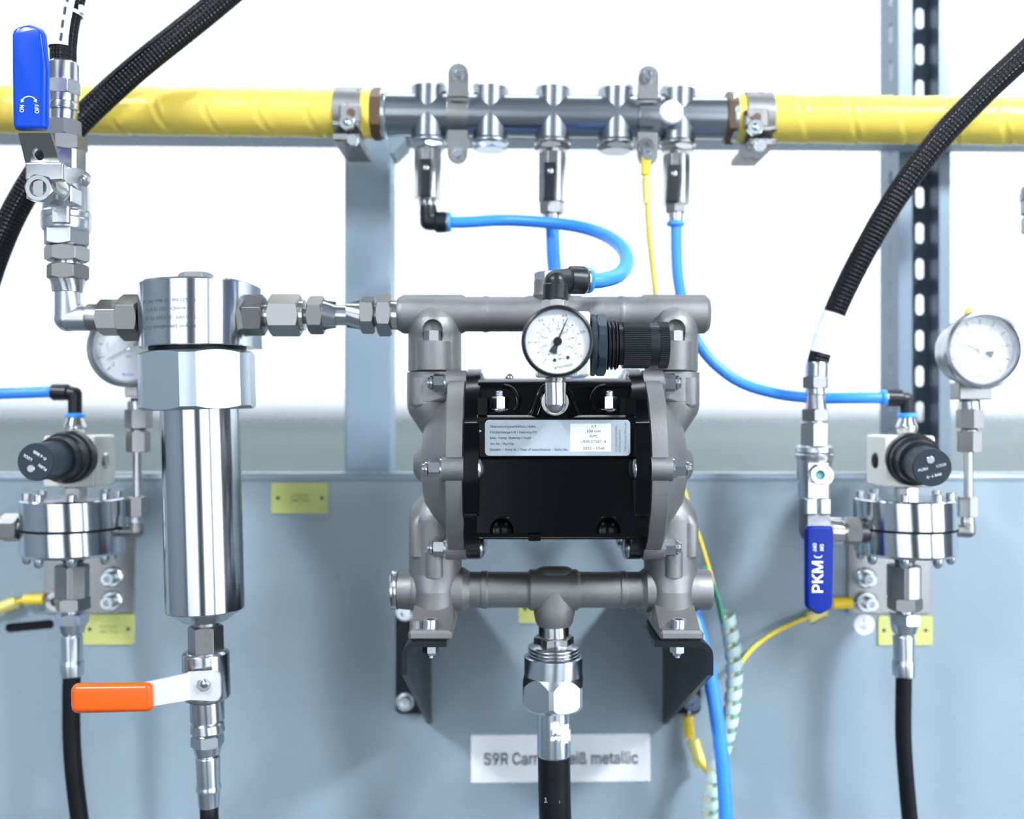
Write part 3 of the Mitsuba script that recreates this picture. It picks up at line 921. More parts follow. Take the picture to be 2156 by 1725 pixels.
for s_, py in zip(['1:1', '108 ccm', '90°C', 'U550.STSS7-A', '2020 - 1348'], (897.5, 908, 919, 930, 944)):
    ptx.append(txt(s_, 5.2 * kp, 0.00012, True).tr(AY(W(1250, py, yp - 0.0002))))
for s_, px, hh, ln in (('Vor Gebrauch Betriebs-', 1297, 4.6, 57), ('anleitung beachten', 1305, 4.6, 47), ('Check manual before use', 1316.5, 4.6, 62)):
    m = txt(s_, hh * kp, 0.00012)
    w = np.ptp(m.v[:, 0])
    m.v[:, 0] *= ln * kp / w
    ptx.append(m.tr(rotm(90, (0, 0, 1))).tr(AY(W(px, 953 - ln / 2 - 1, yp))))
part(pt, 'lettering', joinm(ptx), INK)
part(pump, 'arrow_mark', txt('>', 8 * kp, 0.0002).tr(AY(W(1011, 908, -0.0717))), WHITE)

# brackets that carry the pump
for s in (-1, 1):
    t = thing('pump_bracket', ('black folded steel bracket under the left foot of the pump', 'black folded steel bracket under the right foot of the pump')[s > 0], 'bracket', 'pump brackets')
    yfr = -0.060
    kf = K(yfr)
    if s < 0:
        xo, xi = W(846, 0, yfr)[0], W(940, 0, yfr)[0]
    else:
        xo, xi = W(1502, 0, yfr)[0], W(1378, 0, yfr)[0]
    zt = W(0, 1352, yfr)[2]
    th = 0.0042
    # L section with a rounded bend, extruded in y
    rb = 0.011
    a = [(xi, zt), (xi, zt - th)] + [(xo - s * rb + s * (rb - th) * math.cos(u), zt - rb + (rb - th) * math.sin(u)) for u in np.linspace(math.pi / 2, 0, 8)]
    zl = W(0, 1545, PY)[2]
    a += [(xo - s * th, zl), (xo, zl)] + [(xo - s * rb + s * rb * math.cos(u), zt - rb + rb * math.sin(u)) for u in np.linspace(0, math.pi / 2, 8)]
    poly = a if s < 0 else a
    c = CS([poly])
    if c.area() < 1e-9:
        c = CS([poly[::-1]])
    br = mtr(c.extrude(PY - yfr), frame((0, PY, 0), (1, 0, 0), (0, 0, 1), (0, -1, 0)))
    # the side plate runs back to a point: cut the front below
    z1, z2 = W(0, 1421, yfr)[2], W(0, 1522, PY)[2]
    cut = CS([[(yfr - 0.05, z1 + (z1 - z2) * 0.05 / (PY - yfr) * 1.0), (PY - 0.004, z2), (PY + 0.05, z2 - 0.002), (PY + 0.05, z2 - 0.3), (yfr - 0.05, z2 - 0.3)][::-1]])
    if cut.area() < 1e-9:
        cut = CS([[(yfr - 0.05, z1 + (z1 - z2) * 0.05 / (PY - yfr)), (PY - 0.004, z2), (PY + 0.05, z2 - 0.002), (PY + 0.05, z2 - 0.3), (yfr - 0.05, z2 - 0.3)]])
    br = br - mtr(cut.extrude(1.0), frame((-0.5, 0, 0), (0, 1, 0), (0, 0, 1), (1, 0, 0)))
    part(t, 'plate', mf(br, 25), BLACKM)
    # flange against the panel
    fx0, fx1 = (W(834, 0, PY)[0], W(907, 0, PY)[0]) if s < 0 else (W(1405, 0, PY)[0], W(1474, 0, PY)[0])
    fz = (W(0, 1501, PY)[2], W(0, 1270, PY)[2])
    part(t, 'wall_flange', mf(mtr(rrect(fx1 - fx0, fz[1] - fz[0], 0.006).extrude(0.004), AY(((fx0 + fx1) / 2, PY, (fz[0] + fz[1]) / 2)))), BLACKM)
    for py in (1478, 1288):
        bxp = 853 if s < 0 else 1456
        part(t, 'wall_bolt', cap_screw(W(bxp, py, PY - 0.004), (0, -1, 0), 15 * K(PY), 0.010) + lathe([(0, 0), (19 * K(PY), 0), (19 * K(PY), 0.002), (0, 0.002)], 28).tr(AY(W(bxp, py, PY - 0.004))), ZINC, 'zinc socket head bolt')
    bpx = 907 if s < 0 else 1427
    yb = -0.045
    zn = zt - th
    kb = K(yb)
    pn_ = W(bpx, 1362, yb)
    pn_[2] = zn
    nutm = mf(mtr(mhex(15 * kb, 20 * kb), aim(pn_, (0, 0, -1)) @ rotm(20, (0, 0, 1))), 20) + lathe([(0, 20 * kb), (12 * kb, 20 * kb), (10 * kb, 26 * kb), (6 * kb, 27 * kb), (6 * kb, 31 * kb), (0, 32 * kb)], 24).tr(aim(pn_, (0, 0, -1)))
    part(t, 'lock_nut', nutm, ZINC, 'zinc lock nut')

# ================================================================== air regulator, gauge and elbows on the pump
YR = -0.106
kr = K(YR)
ar = thing('air_regulator', 'cream block air regulator with a ribbed dark knob pointing right, on top of the pump', 'regulator')
part(ar, 'block', mf(rbox(W(1127, 796, YR + 0.020), W(1243, 655, YR - 0.021), 0.0022)), CREAM)
for px in list(range(1131, 1142, 4)) + list(range(1198, 1216, 4)):
    part(ar, 'rib', mf(cbox(W(px, 792, YR - 0.0222), W(px + 2, 781, YR - 0.019), 0.0002)), CREAM)
part(ar, 'knob_flange', hl(727, YR, [(1243, 0), (1243, 63), (1245, 65), (1251, 65), (1252.5, 62), (1254, 62), (1254, 0)], 56), SLATE)
oc = mhex(61 * kr, 20 * kr, 65 * kr)
part(ar, 'ring_nut', mf(mtr(oc, AX(W(1254, 727, YR)) @ rotm(186, (0, 0, 1))), 20), SLATE)
th_ = [(1275, 0), (1275, 44)]
for i in range(3):
    b_ = 1276 + i * 8
    th_ += [(b_, 46), (b_ + 2, 52), (b_ + 4.5, 52), (b_ + 6, 46)]
part(ar, 'bellows', hl(727, YR, th_ + [(1300, 50), (1301, 42), (1311, 42), (1311, 0)], 56), PLASTIC)


def ribbed(px0, px1, r, n=64, dep=1.6):
    k = kr
    a = np.arange(n * 4) * 2 * math.pi / (n * 4)
    rr = np.where(np.arange(n * 4) % 4 < 2, r, r - dep) * k
    pts = np.stack([rr * np.cos(a), rr * np.sin(a)], 1)
    return mtr(CS([pts.tolist()]).extrude((px1 - px0) * k), AX(W(px0, 727, YR)))


part(ar, 'knob', mf(ribbed(1310, 1365, 49) + mtr(mcyl(46.5 * kr, 22 * kr, 56), AX(W(1364, 727, YR))) + ribbed(1385, 1404, 49), 20), PLASTIC, 'ribbed black knob')
part(ar, 'inlet_nut', vhexm(1169, YR, 632, 656, 27, 5), NICKEL)
part(ar, 'outlet_nipple', vl(1170, YR, [(795, 0), (795, 22)] + [(795 + z, r) for r, z in rings(20, 22.5, 0.5, 9, 3)] + [(806, 20), (806, 0)]), NICKEL)
oe = thing('outlet_elbow', 'nickel-plated elbow leading from the air regulator into the pump\'s black body', 'fitting')
kk = kr
el = vl(1169.5, YR, [(804, 0), (804, 20), (806, 22.5), (850, 22.5)], 40)
part(oe, 'elbow', joinm([el, mf(hsph([(W(1169.5, 849, YR), 22 * kk), (W(1169.5, 849, YR + 0.02), 21 * kk)], 36), 40)]), NICKEL)
part(oe, 'cheek', mf(hull([mbox(W(1151, 868, YR + 0.004), W(1188, 838, YR + 0.007))])), NICKEL)
part(oe, 'seat_ring', fl(1168, 847, -0.0655, [(0, 0), (0, 27), (0.004, 28.5), (0.0065, 28.5), (0.008, 26), (0.008, 0)], 44), CREAM, 'pale seat ring')

push_elbow('push_in_elbow', 'black push-in elbow above the round gauge, end of the looped blue hose', [W(1171, 625, YR), W(1171, 594, YR), W(1205, 589, YR + 0.012)], 25.5 * kr,
           [(W(1170, 633, YR), (0, 0, 1), 27.5 * kr, 36 * kr), (W(1197, 590, YR + 0.009), (0.94, 0.25, 0.02), 29.5 * kr, 38 * kr)], (W(1234, 591, YR + 0.019), (0.94, 0.25, 0.0)), 27 * kr)


def arc_line(r, a0, a1, w, t=0.00012, n=60):
    a = np.radians(np.linspace(a0, a1, n))
    o = np.stack([(r + w / 2) * np.sin(a), (r + w / 2) * np.cos(a)], 1)
    i = np.stack([(r - w / 2) * np.sin(a), (r - w / 2) * np.cos(a)], 1)
    return mf(CS([np.vstack([i, o[::-1]]).tolist()], m3.FillRule.NonZero).extrude(t))


def tick(r0, r1, deg, w, t=0.00012):
    return mf(mbox((-w / 2, r0, 0), (w / 2, r1, t))).tr(rotm(-deg, (0, 0, 1)))


def at_polar(m, r, deg):
    a = math.radians(deg)
    return m.mv([r * math.sin(a), r * math.cos(a), 0])


# the pump's gauge
YG = -0.150
kg = K(YG)
C = W(1174, 719, YG)
g = thing('pressure_gauge', 'black-rimmed pressure gauge with white dial in front of the pump\'s air regulator', 'gauge', None)
part(g, 'case', lathe([(0, -0.024), (0.009, -0.024), (0.009, -0.018), (70 * kg, -0.016), (72 * kg, -0.0135), (73 * kg, -0.003), (76.5 * kg, -0.0015), (76.5 * kg, 0.0010), (74.5 * kg, 0.0030), (71 * kg, 0.0036), (68.5 * kg, 0.0026), (67.5 * kg, 0.0008), (67.5 * kg, -0.0020), (0, -0.0020)], 72).tr(AY(C)), BLACKM, 'black rim and case')
part(g, 'dial', lathe([(0, -0.0019), (67.4 * kg, -0.0019), (67.4 * kg, -0.0016), (0, -0.0016)], 64).tr(AY(C)), DIAL, 'white dial')
ROT = 11.5
D0 = AY(C + [0, 0.0016 - 0.00002, 0]) @ rotm(ROT, (0, 0, 1))
u = kg
pr = [arc_line(40.7 * u, -135, 135, 0.7 * u), arc_line(38.0 * u, -135, 135, 0.65 * u)]
for i in range(21):
    a = -135 + 13.5 * i
    pr.append(tick(40.7 * u, (46.5 if i % 2 == 0 else 44.5) * u, a, 0.8 * u))
    if i % 2 == 0:
        pr.append(tick(44.5 * u, 49 * u, a, 2.2 * u))
for i in range(30):
    a = -135 + 270 * (i * 5) / 145.0
    pr.append(tick((33 if i % 4 == 0 else 34.5) * u, 38 * u, a, 0.75 * u))
    if i % 4 == 0:
        pr.append(tick(31 * u, 35 * u, a, 2.2 * u))
for i, s_ in enumerate(['0', '0,2', '0,4', '0,6', '0,8', '1,0']):
    pr.append(at_polar(txt(s_, 5.2 * u, 0.00012, True), (54.0 if i == 0 else 56.5) * u, -135 + 54 * i))
for s_ in (0, 20, 40, 60, 80, 100, 120, 140):
    pr.append(at_polar(txt(str(s_), 5.2 * u, 0.00012, True), (26.5 if 0 < s_ < 100 else 25.0) * u, -135 + 270 * s_ / 145.0))
pr.append(txt('psi', 5.2 * u, 0.00012, True).mv([0, -28 * u, 0]))
pr.append(txt('MPa', 5.2 * u, 0.00012, True).mv([0, -37 * u, 0]))
pr.append(txt('(1 MPa=10bar)', 2.6 * u, 0.00012).mv([0, -43 * u, 0]))
pr.append(txt('CL.1,6', 3.6 * u, 0.00012).mv([25 * u, -44 * u, 0]))
for dx in (-14.0, 14.5):
    pr.append(lathe([(0, 0), (4.2 * u, 0), (4.2 * u, 0.0002), (0, 0.0002)], 24).mv([dx * u, -37.5 * u, 0]))
wg = txt('WAGNER', 5.4 * u, 0.00012, True)
wg.v[:, 0] *= 41 * u / np.ptp(wg.v[:, 0])
pr.append(wg.mv([1 * u, -54 * u, 0]))
pr.append(mf(CS([[(-11.0 * u, -51.5 * u), (-8.8 * u, -51.5 * u), (-9.9 * u, -45.5 * u)]]).extrude(0.00012)))
part(g, 'dial_print', joinm([p for p in pr if p is not None]).tr(D0), INK, 'black scale and lettering')
PA = 23.6
Dp = AY(C + [0, 0.0004, 0])
nd = CS([[(-2.2 * u, 0), (2.2 * u, 0), (0.7 * u, 54 * u), (-0.7 * u, 54 * u)]]).extrude(0.0004) + CS([[(-3.2 * u, -6 * u), (-8.8 * u, -25 * u), (-4 * u, -27 * u), (4 * u, -27 * u), (8.8 * u, -25 * u), (3.2 * u, -6 * u), (3 * u, 2 * u), (-3 * u, 2 * u)]]).extrude(0.0004)
pn2 = part(g, 'pointer', mf(nd).tr(rotm(-PA, (0, 0, 1))).tr(Dp), INK, 'black pointer')
part(pn2, 'hub', lathe([(0, 0), (9.3 * u, 0), (9.3 * u, 0.0012), (7.5 * u, 0.0017), (0, 0.0018)], 32).tr(Dp), BLACKM)
part(g, 'window', lathe([(67.3 * kg, 0.0022), (0, 0.0022)], 48).tr(AY(C)), GLASS)

# ================================================================== filter and its outlet valve, slightly out of plumb
ftilt = rotm(-1.45, (0, 1, 0), W(411, 660, 0))
POST.append(ftilt)
fi = thing('inline_filter', 'tall polished steel cartridge filter with a big hexagonal union nut', 'filter')
k0 = K(0)
cap_ = mtr(mcyl(113 * k0, 136 * k0, 96), AZ(W(411, 733, 0)))
ca = W(411, 660, 0)
cap_ = cap_ ^ mbox(ca + [-111 * k0, -0.2, -0.1], ca + [111 * k0, 0.2, 0.1])
capm = vl(411, 0, [(733, 0), (733, 112), (731, 113.5), (601, 113.5), (597, 110), (597, 0)], 96)
part(fi, 'cap', capm, TURNED)
sq = W(470, 664, 0)
zc0, zc1 = W(0, 733, 0)[2], W(0, 598, 0)[2]
xc = lambda px: (px - 1078) * k0
part(fi, 'port_block', mf(hull([mbox((xc(430), -0.008, zc0), (xc(525), 0.040, zc1)), mbox((xc(430), -0.026, zc0), (xc(503), 0.040, zc1))])), TURNED)
part(fi, 'vent_plug', vhexm(414, 0, 576, 599, 34, 8), NUT, 'hexagonal plug')
part(fi, 'seal_ring', vl(415, 0, [(731, 0), (731, 97), (735, 99), (741, 97), (743, 90), (743, 0)], 64), RUBBER)
un = mhex(112 * k0, 121 * k0, 121 * k0, True, 96)
part(fi, 'union_nut', mf(mtr(un, AZ(W(414, 863, 0)) @ rotm(-90 + 38, (0, 0, 1))), 14), ZINCNUT, 'large scratched hexagonal union nut')
part(fi, 'bowl', vl(416.5, 0, [(862, 0), (862, 80.5), (1281, 80.5), (1284, 79), (1303, 50), (1307, 46), (1307, 0)], 96), TURNED, 'polished cylindrical bowl')
# upside-down marking bent round the cap
lt = []
rc = 113.6 * k0
for s_, py, ln, xr in (('PB 530 bar. 53 Mpa.7687 psi', 644, 116, 444), ('Typ: HPF-3. 2020 V0.14L', 678, 112, 445), ('Wagner International AG,CH', 696, 116, 445)):
    m = txt(s_, 6.6 * k0, 0.0002)
    m.v[:, 0] *= ln * 1.06 * k0 / np.ptp(m.v[:, 0])
    m = m.mv([-(xr - ln / 2 - 411) * k0, 0, 0])
    m.v = np.stack([rc * np.sin(-m.v[:, 0] / rc), -(rc + m.v[:, 2]) * np.cos(m.v[:, 0] / rc), -m.v[:, 1]], 1)
    lt.append(m.mv(W(411, py, 0)))
for s_, xr, ln in (('IN', 444, 11), ('OUT TB 80°C', 390, 52)):
    m = txt(s_, 6.6 * k0, 0.0002)
    m.v[:, 0] *= ln * k0 / np.ptp(m.v[:, 0])
    m = m.mv([-(xr - ln / 2 - 411) * k0, 0, 0])
    m.v = np.stack([rc * np.sin(-m.v[:, 0] / rc), -(rc + m.v[:, 2]) * np.cos(m.v[:, 0] / rc), -m.v[:, 1]], 1)
    lt.append(m.mv(W(411, 661, 0)))
ao = CS([[(395, 0), (407, 4), (407, 1.6), (428, 1.6), (428, -1.6), (407, -1.6), (407, -4)]], m3.FillRule.NonZero)
ai = CS([[(397.5, 0), (406, 2.8), (406, .6), (427, .6), (427, -.6), (406, -.6), (406, -2.8)]], m3.FillRule.NonZero)
am = mf((ao - ai).extrude(0.4).refine(2))
xx = (am.v[:, 0] - 411) * k0
am.v = np.stack([rc * np.sin(xx / rc), -(rc + am.v[:, 2] * 0.0004) * np.cos(xx / rc), am.v[:, 1] * k0], 1)
lt.append(am.mv(W(411, 661, 0)))
part(fi, 'marking', joinm(lt), ETCH, 'upside-down etched marking')

ov = thing('ball_valve', 'steel ball valve with a bright orange lever below the filter', 'valve')
part(ov, 'inlet_nut', joinm([vl(416, 0, [(1306, 0), (1306, 27), (1318, 27), (1318, 0)]), vhexm(416, 0, 1317, 1373, 34, 12)]), NUT)
part(ov, 'body', vl(415, 0, [(1370, 0), (1370, 42), (1374, 47), (1378, 48.5), (1465, 48.5), (1470, 46), (1474, 38), (1476, 35), (1516, 35), (1520, 31), (1524, 34), (1540, 35), (1546, 31), (1549, 26), (1549, 0)], 56), STEEL)
yv = -0.0235
pv = mf(hull([mcyl(14 * k0, 0.003, 28).transform(AY(W(432, 1427, yv))[:3, :4]), mcyl(14 * k0, 0.003, 28).transform(AY(W(432, 1461, yv))[:3, :4]), mbox(W(378, 1472, yv), W(380, 1416, yv - 0.003))]))
lv = part(ov, 'lever', pv + mf(hull([mbox(W(378, 1472, yv), W(380, 1418, yv - 0.003)), mbox(W(280, 1486, yv - 0.013), W(282, 1437, yv - 0.016))])), LEVER, 'flat steel lever')
part(ov, 'pivot_bolt', fhex(410, 1442, yv - 0.003, 13, 0.004, 14) + button(W(410, 1442, yv - 0.007), (0, -1, 0), 8 * k0, 0.001), STEEL)
yg2 = -0.0385
kg2 = K(yg2)
gp = hull([msph(W(px, py, yg2), rr * kg2, 16) for px, py, rr in ((146, 1448, 15), (146, 1481, 15), (139, 1453, 9), (139, 1477, 9), (290, 1448, 13), (290, 1483, 13))])
gp = gp ^ mbox(W(120, 1510, yg2 + 0.0062), W(295, 1420, yg2 - 0.0062))
part(ov, 'grip', mf(gp, 40), ORANGE, 'orange dipped grip')
POST.pop()
fh = thing('hose', 'black hose with crimped steel ferrule at the bottom, below the orange-handled valve', 'hose')
POST.append(ftilt)
part(fh, 'swivel_nut', joinm([vhexm(414, 0, 1547, 1571, 32, 25), vl(414, 0, [(1570, 0), (1570, 30), (1588, 25), (1591, 19), (1597, 20), (1597, 0)])]), ZINC)
part(fh, 'ferrule', vl(414, 0, [(1592, 0), (1592, 23), (1596, 25), (1652, 24), (1657, 25.5), (1664, 25.5), (1668, 23), (1698, 21.5), (1700, 18), (1700, 0)]), ZINC)
part(fh, 'hose', sweep(spline([W(414, 1698, 0), W(414, 1740, 0), W(416, 1900, 0.02), W(422, 2100, 0.05)], 30), 19 * k0, 20), RUBBER)
POST.pop()

# fittings between filter and pump
YC = 0.0
hz = thing('adapter_chain', 'row of hexagonal steel adapters joining the filter to the pump', 'fitting')
items = [('h', 511, 516, 28, NICKEL), ('hex', 516, 558, 41, 14, DARKNUT), ('h', 557, 571, 24, NICKEL), ('hex', 570, 634, 42, 3, NUT), ('h', 632, 642, 33, NICKEL), ('h', 641, 653, 18, NUT), ('hex', 651, 683, 38, 5, DARKNUT),
         ('cone', 682, 709, 33, 28, STEEL), ('h', 708, 733, 21.5, STEEL), ('cone', 732, 762, 27, 32, STEEL), ('hex', 761, 790, 37.5, -6, NUT), ('h', 789, 797, 24, NUT), ('hex', 796, 826, 42, -2, NUT), ('h', 825, 839, 31, NICKEL)]
for it in items:
    if it[0] == 'hex':
        part(hz, 'hex_nut', hhexm(664, YC, it[1], it[2], it[3], it[4]), it[5])
    elif it[0] == 'h':
        part(hz, 'sleeve', hl(664, YC, [(it[1], 0), (it[1], it[3]), (it[2], it[3]), (it[2], 0)], 36), it[4])
    else:
        part(hz, 'crimped_sleeve', hl(664, YC, [(it[1], 0), (it[1], it[3]), (it[2], it[4]), (it[2], 0)], 7), it[5])
el = thing('elbow_fitting', 'cast steel elbow at the far left turning down from the lever valve to the filter', 'fitting')
kk = K(YC)
leg = mcyl(26 * kk, 70 * kk, 36).transform(AZ(W(143, 675, YC))[:3, :4]) + mcyl(26 * kk, 46 * kk, 36).transform(AX(W(143, 671, YC))[:3, :4])
leg = leg + msph(W(143, 671, YC), 27 * kk, 36) + hull([msph(W(146, 668, YC), 25 * kk), msph(W(166, 648, YC), 10 * kk)])
part(el, 'body', mf(leg, 40), VALVE)
part(el, 'swivel', joinm([hl(669, YC, [(187, 0), (187, 28), (190, 29), (213, 29), (213, 0)], 40), hhexm(669, YC, 212, 258, 36, 10)]), NUT)
part(el, 'hex_nut', hhexm(669, YC, 257, 302, 46, 4), DARKNUT)
part(el, 'crimp_ring', vl(143, YC, [(588, 0), (588, 36), (600, 33), (615, 30), (617, 24), (617, 0)], 9), STEEL)
part(el, 'swivel_nut', vhexm(143, YC, 558, 589, 40, 8), DARKNUT)
part(el, 'hex_nut', vhexm(141, YC, 520, 551, 42, 14), NUT)
part(el, 'sleeve', joinm([vl(142, YC, [(515, 0), (515, 28), (522, 28), (522, 0)]), vl(142, YC, [(550, 0), (550, 25), (559, 25), (559, 0)])]), STEEL)

# ================================================================== lever valve and hose at the upper left
bv = thing('ball_valve', 'steel ball valve with an upright blue lever at the upper left', 'valve')
k0 = K(0)
part(bv, 'lower_nut', vhexm(140, 0, 478, 518, 44, 2), VALVE)
part(bv, 'body', vl(140, 0, [(487, 0), (487, 46), (482, 49), (466, 50), (462, 48), (458, 50), (450, 50), (446, 47), (392, 45), (385, 40), (360, 36), (358, 0)], 48), VALVE)
part(bv, 'cap_nut', vhexm(146, 0, 318, 364, 34, 10, 34), STEEL)
lug = hull([mcyl(16 * k0, 0.012, 28).transform(AY(W(176, 377, -0.004))[:3, :4]), mcyl(16 * k0, 0.012, 28).transform(AY(W(98, 377, -0.004))[:3, :4])])
part(bv, 'lug_plate', mf(lug, 30), VALVE)
for px in (176, 99):
    part(bv, 'lug_pin', button(W(px, 377, -0.016), (0, -1, 0), 9 * k0, 0.004), STEEL)
stem = lathe([(0, 0), (30 * k0, 0), (30 * k0, 0.018), (26 * k0, 0.020), (22 * k0, 0.030), (22 * k0, 0.040), (0, 0.040)], 36).tr(AY(W(137, 414, -0.012)))
part(bv, 'stem', stem, VALVE)
part(bv, 'stop_lug', mf(cbox(W(150, 426, -0.030), W(168, 402, -0.010), 0.001) + cbox(W(108, 470, -0.022), W(150, 430, -0.016), 0.001)), VALVE)
ys = -0.047
nutm = mhex(29 * K(ys) * 0.93, 0.010) - mcyl(0.0068, 0.02, 28)
part(bv, 'stem_nut', mf(mtr(nutm, AY(W(93, 402, ys)) @ rotm(20, (0, 0, 1))), 20), STEEL)
sp = (mcyl(0.0064, 0.009, 28) ^ mbox((-0.0045, -0.01, 0), (0.0030, 0.01, 0.02)))
part(bv, 'stem_tip', mf(mtr(sp, AY(W(94, 402, ys)))), NUT)
# lever: plate from the stem, a clamped bridge, an inclined neck, then the grip
yl = -0.046
ly = -0.060
neck = hull([mbox(W(57, 345, yl), W(126, 343, yl - 0.003)), mbox(W(42, 282, ly), W(106, 280, ly - 0.003))])
neck = neck - mcyl(0.0042, 0.04, 24, c=True).transform(AY(W(87, 328, yl - 0.002))[:3, :4])
neck = neck + mbox(W(60, 420, yl), W(118, 344, yl - 0.003)) - mcyl(0.009, 0.04, 28, c=True).transform(AY(W(93, 402, yl))[:3, :4])
lk = part(bv, 'lever', mf(neck), NUT, 'bent steel lever')
cl = rbox(W(62, 384, yl - 0.0010), W(96, 341, yl - 0.0085), 0.0016) + rbox(W(97, 384, yl - 0.0010), W(132, 341, yl - 0.0085), 0.0016)
part(bv, 'lever_clamp', mf(cl, 40), STEEL)
ygp = -0.063
kgp = K(ygp)
gp = hull([msph(W(px, py, ygp), rr * kgp, 20) for px, py, rr in ((49, 78, 20), (77, 78, 20), (63, 69, 16), (44, 264, 14), (88, 264, 14), (40, 150, 12), (92, 150, 12))])
gp = gp ^ mbox(W(20, 277, ygp + 0.0055), W(110, 40, ygp - 0.0055))
gk_ = part(bv, 'grip', mf(gp, 40), BLUEGRIP, 'blue vinyl grip')
yl2 = ygp - 0.0055
for s_, px in (('ON', 46), ('OFF', 78)):
    m = txt(s_, 8.5 * kgp, 0.0003, True)
    m.v[:, 0] *= 0.9
    part(gk_, 'lettering', m.tr(rotm(90, (0, 0, 1))).tr(AY(W(px, 229, yl2))), WHITE)
ar_ = [(-14, 0), (-9, 5.5), (0, 8), (9, 5.5), (14, 0)]
q = spline([W(61 + a, 211 - b, yl2 - 0.0001) for a, b in ar_], 20)
part(gk_, 'arrow', joinm([sweep(q, 1.3 * kgp, 8)] + [mf(CS([[(0, -4 * kgp), (4 * kgp, 2.5 * kgp), (-4 * kgp, 2.5 * kgp)]]).extrude(0.0004)).tr(rotm(s * 35, (0, 0, 1))).tr(AY(W(61 + s * 14.5, 213, yl2))) for s in (-1, 1)]), WHITE)

uh = thing('hose', 'braided black hose rising from the blue-handled valve at the upper left', 'hose')
part(uh, 'hex_nut', vhexm(141, 0, 289, 320, 38, 22), NUT)
part(uh, 'hex_nut', vhexm(136, 0, 256, 290, 35, -8), STEEL)
part(uh, 'sleeve', vl(135, 0, [(258, 0), (258, 26), (236, 27), (234, 24), (232, 29), (220, 29), (218, 28), (216, 29), (202, 29), (200, 0)], 40), STEEL)
part(uh, 'hex_nut', vhexm(134, 0, 172, 202, 32, 6), STEEL)
part(uh, 'ferrule', vl(134, 0, [(174, 0), (174, 29), (170, 30), (136, 30), (133, 28), (133, 0)], 40), STEEL)
hp = spline([W(133, 140, 0), W(134, 90, 0), W(141, 40, 0), W(153, -10, 0), W(172, -70, 0.0)], 60)
part(uh, 'hose', sweep(hp, 26.5 * k0, 22), BRAID)
sub = hp[11:46]
tg = solo('cable_marker', sweep(sub, 29.5 * k0, 24, math.radians(50), math.radians(222), caps=False), WHITE, 'white printed marker wrapped round the hose at the upper left', 'label')
tgp = []
for i, s_ in ((4, 0.02), (12, 0.06), (20, 0.03), (28, 0.05)):
    tgp.append(mf(mbox((-2.2 * k0, -8 * k0, 0), (2.2 * k0, 8 * k0, 0.0012))).tr(rotm(-8, (0, 0, 1))).tr(AY(sub[i] + [9 * k0, -0.0120, 0])))
part(tg, 'print', joinm(tgp), INK)
ti = part(tg, 'tie', joinm([lathe([(28 * k0, -0.0014), (31 * k0, -0.0014), (31 * k0, 0.0014), (28 * k0, 0.0014), (28 * k0, -0.0014)], 32).tr(aim(hp[34], hp[35] - hp[33])), mf(rbox(hp[34] + [27 * k0, -0.006, -0.003], hp[34] + [36 * k0, 0.0, 0.004], 0.001))]), WHITE)

solo('hose', sweep(spline([W(520, -45, 0.075), W(440, 22, 0.072), W(370, 78, 0.068), W(300, 134, 0.064), W(230, 195, 0.060), W(160, 264, 0.058), W(95, 342, 0.058), W(45, 420, 0.06), W(6, 500, 0.06), W(-30, 600, 0.06), W(-70, 740, 0.06)], 120), 26.5 * K(0.063), 22), BRAID,
     'thick black hose sweeping diagonally across the left yellow pipe', 'hose')

# ================================================================== pressure regulators on the panel
YA = 0.088
KA = K(YA)


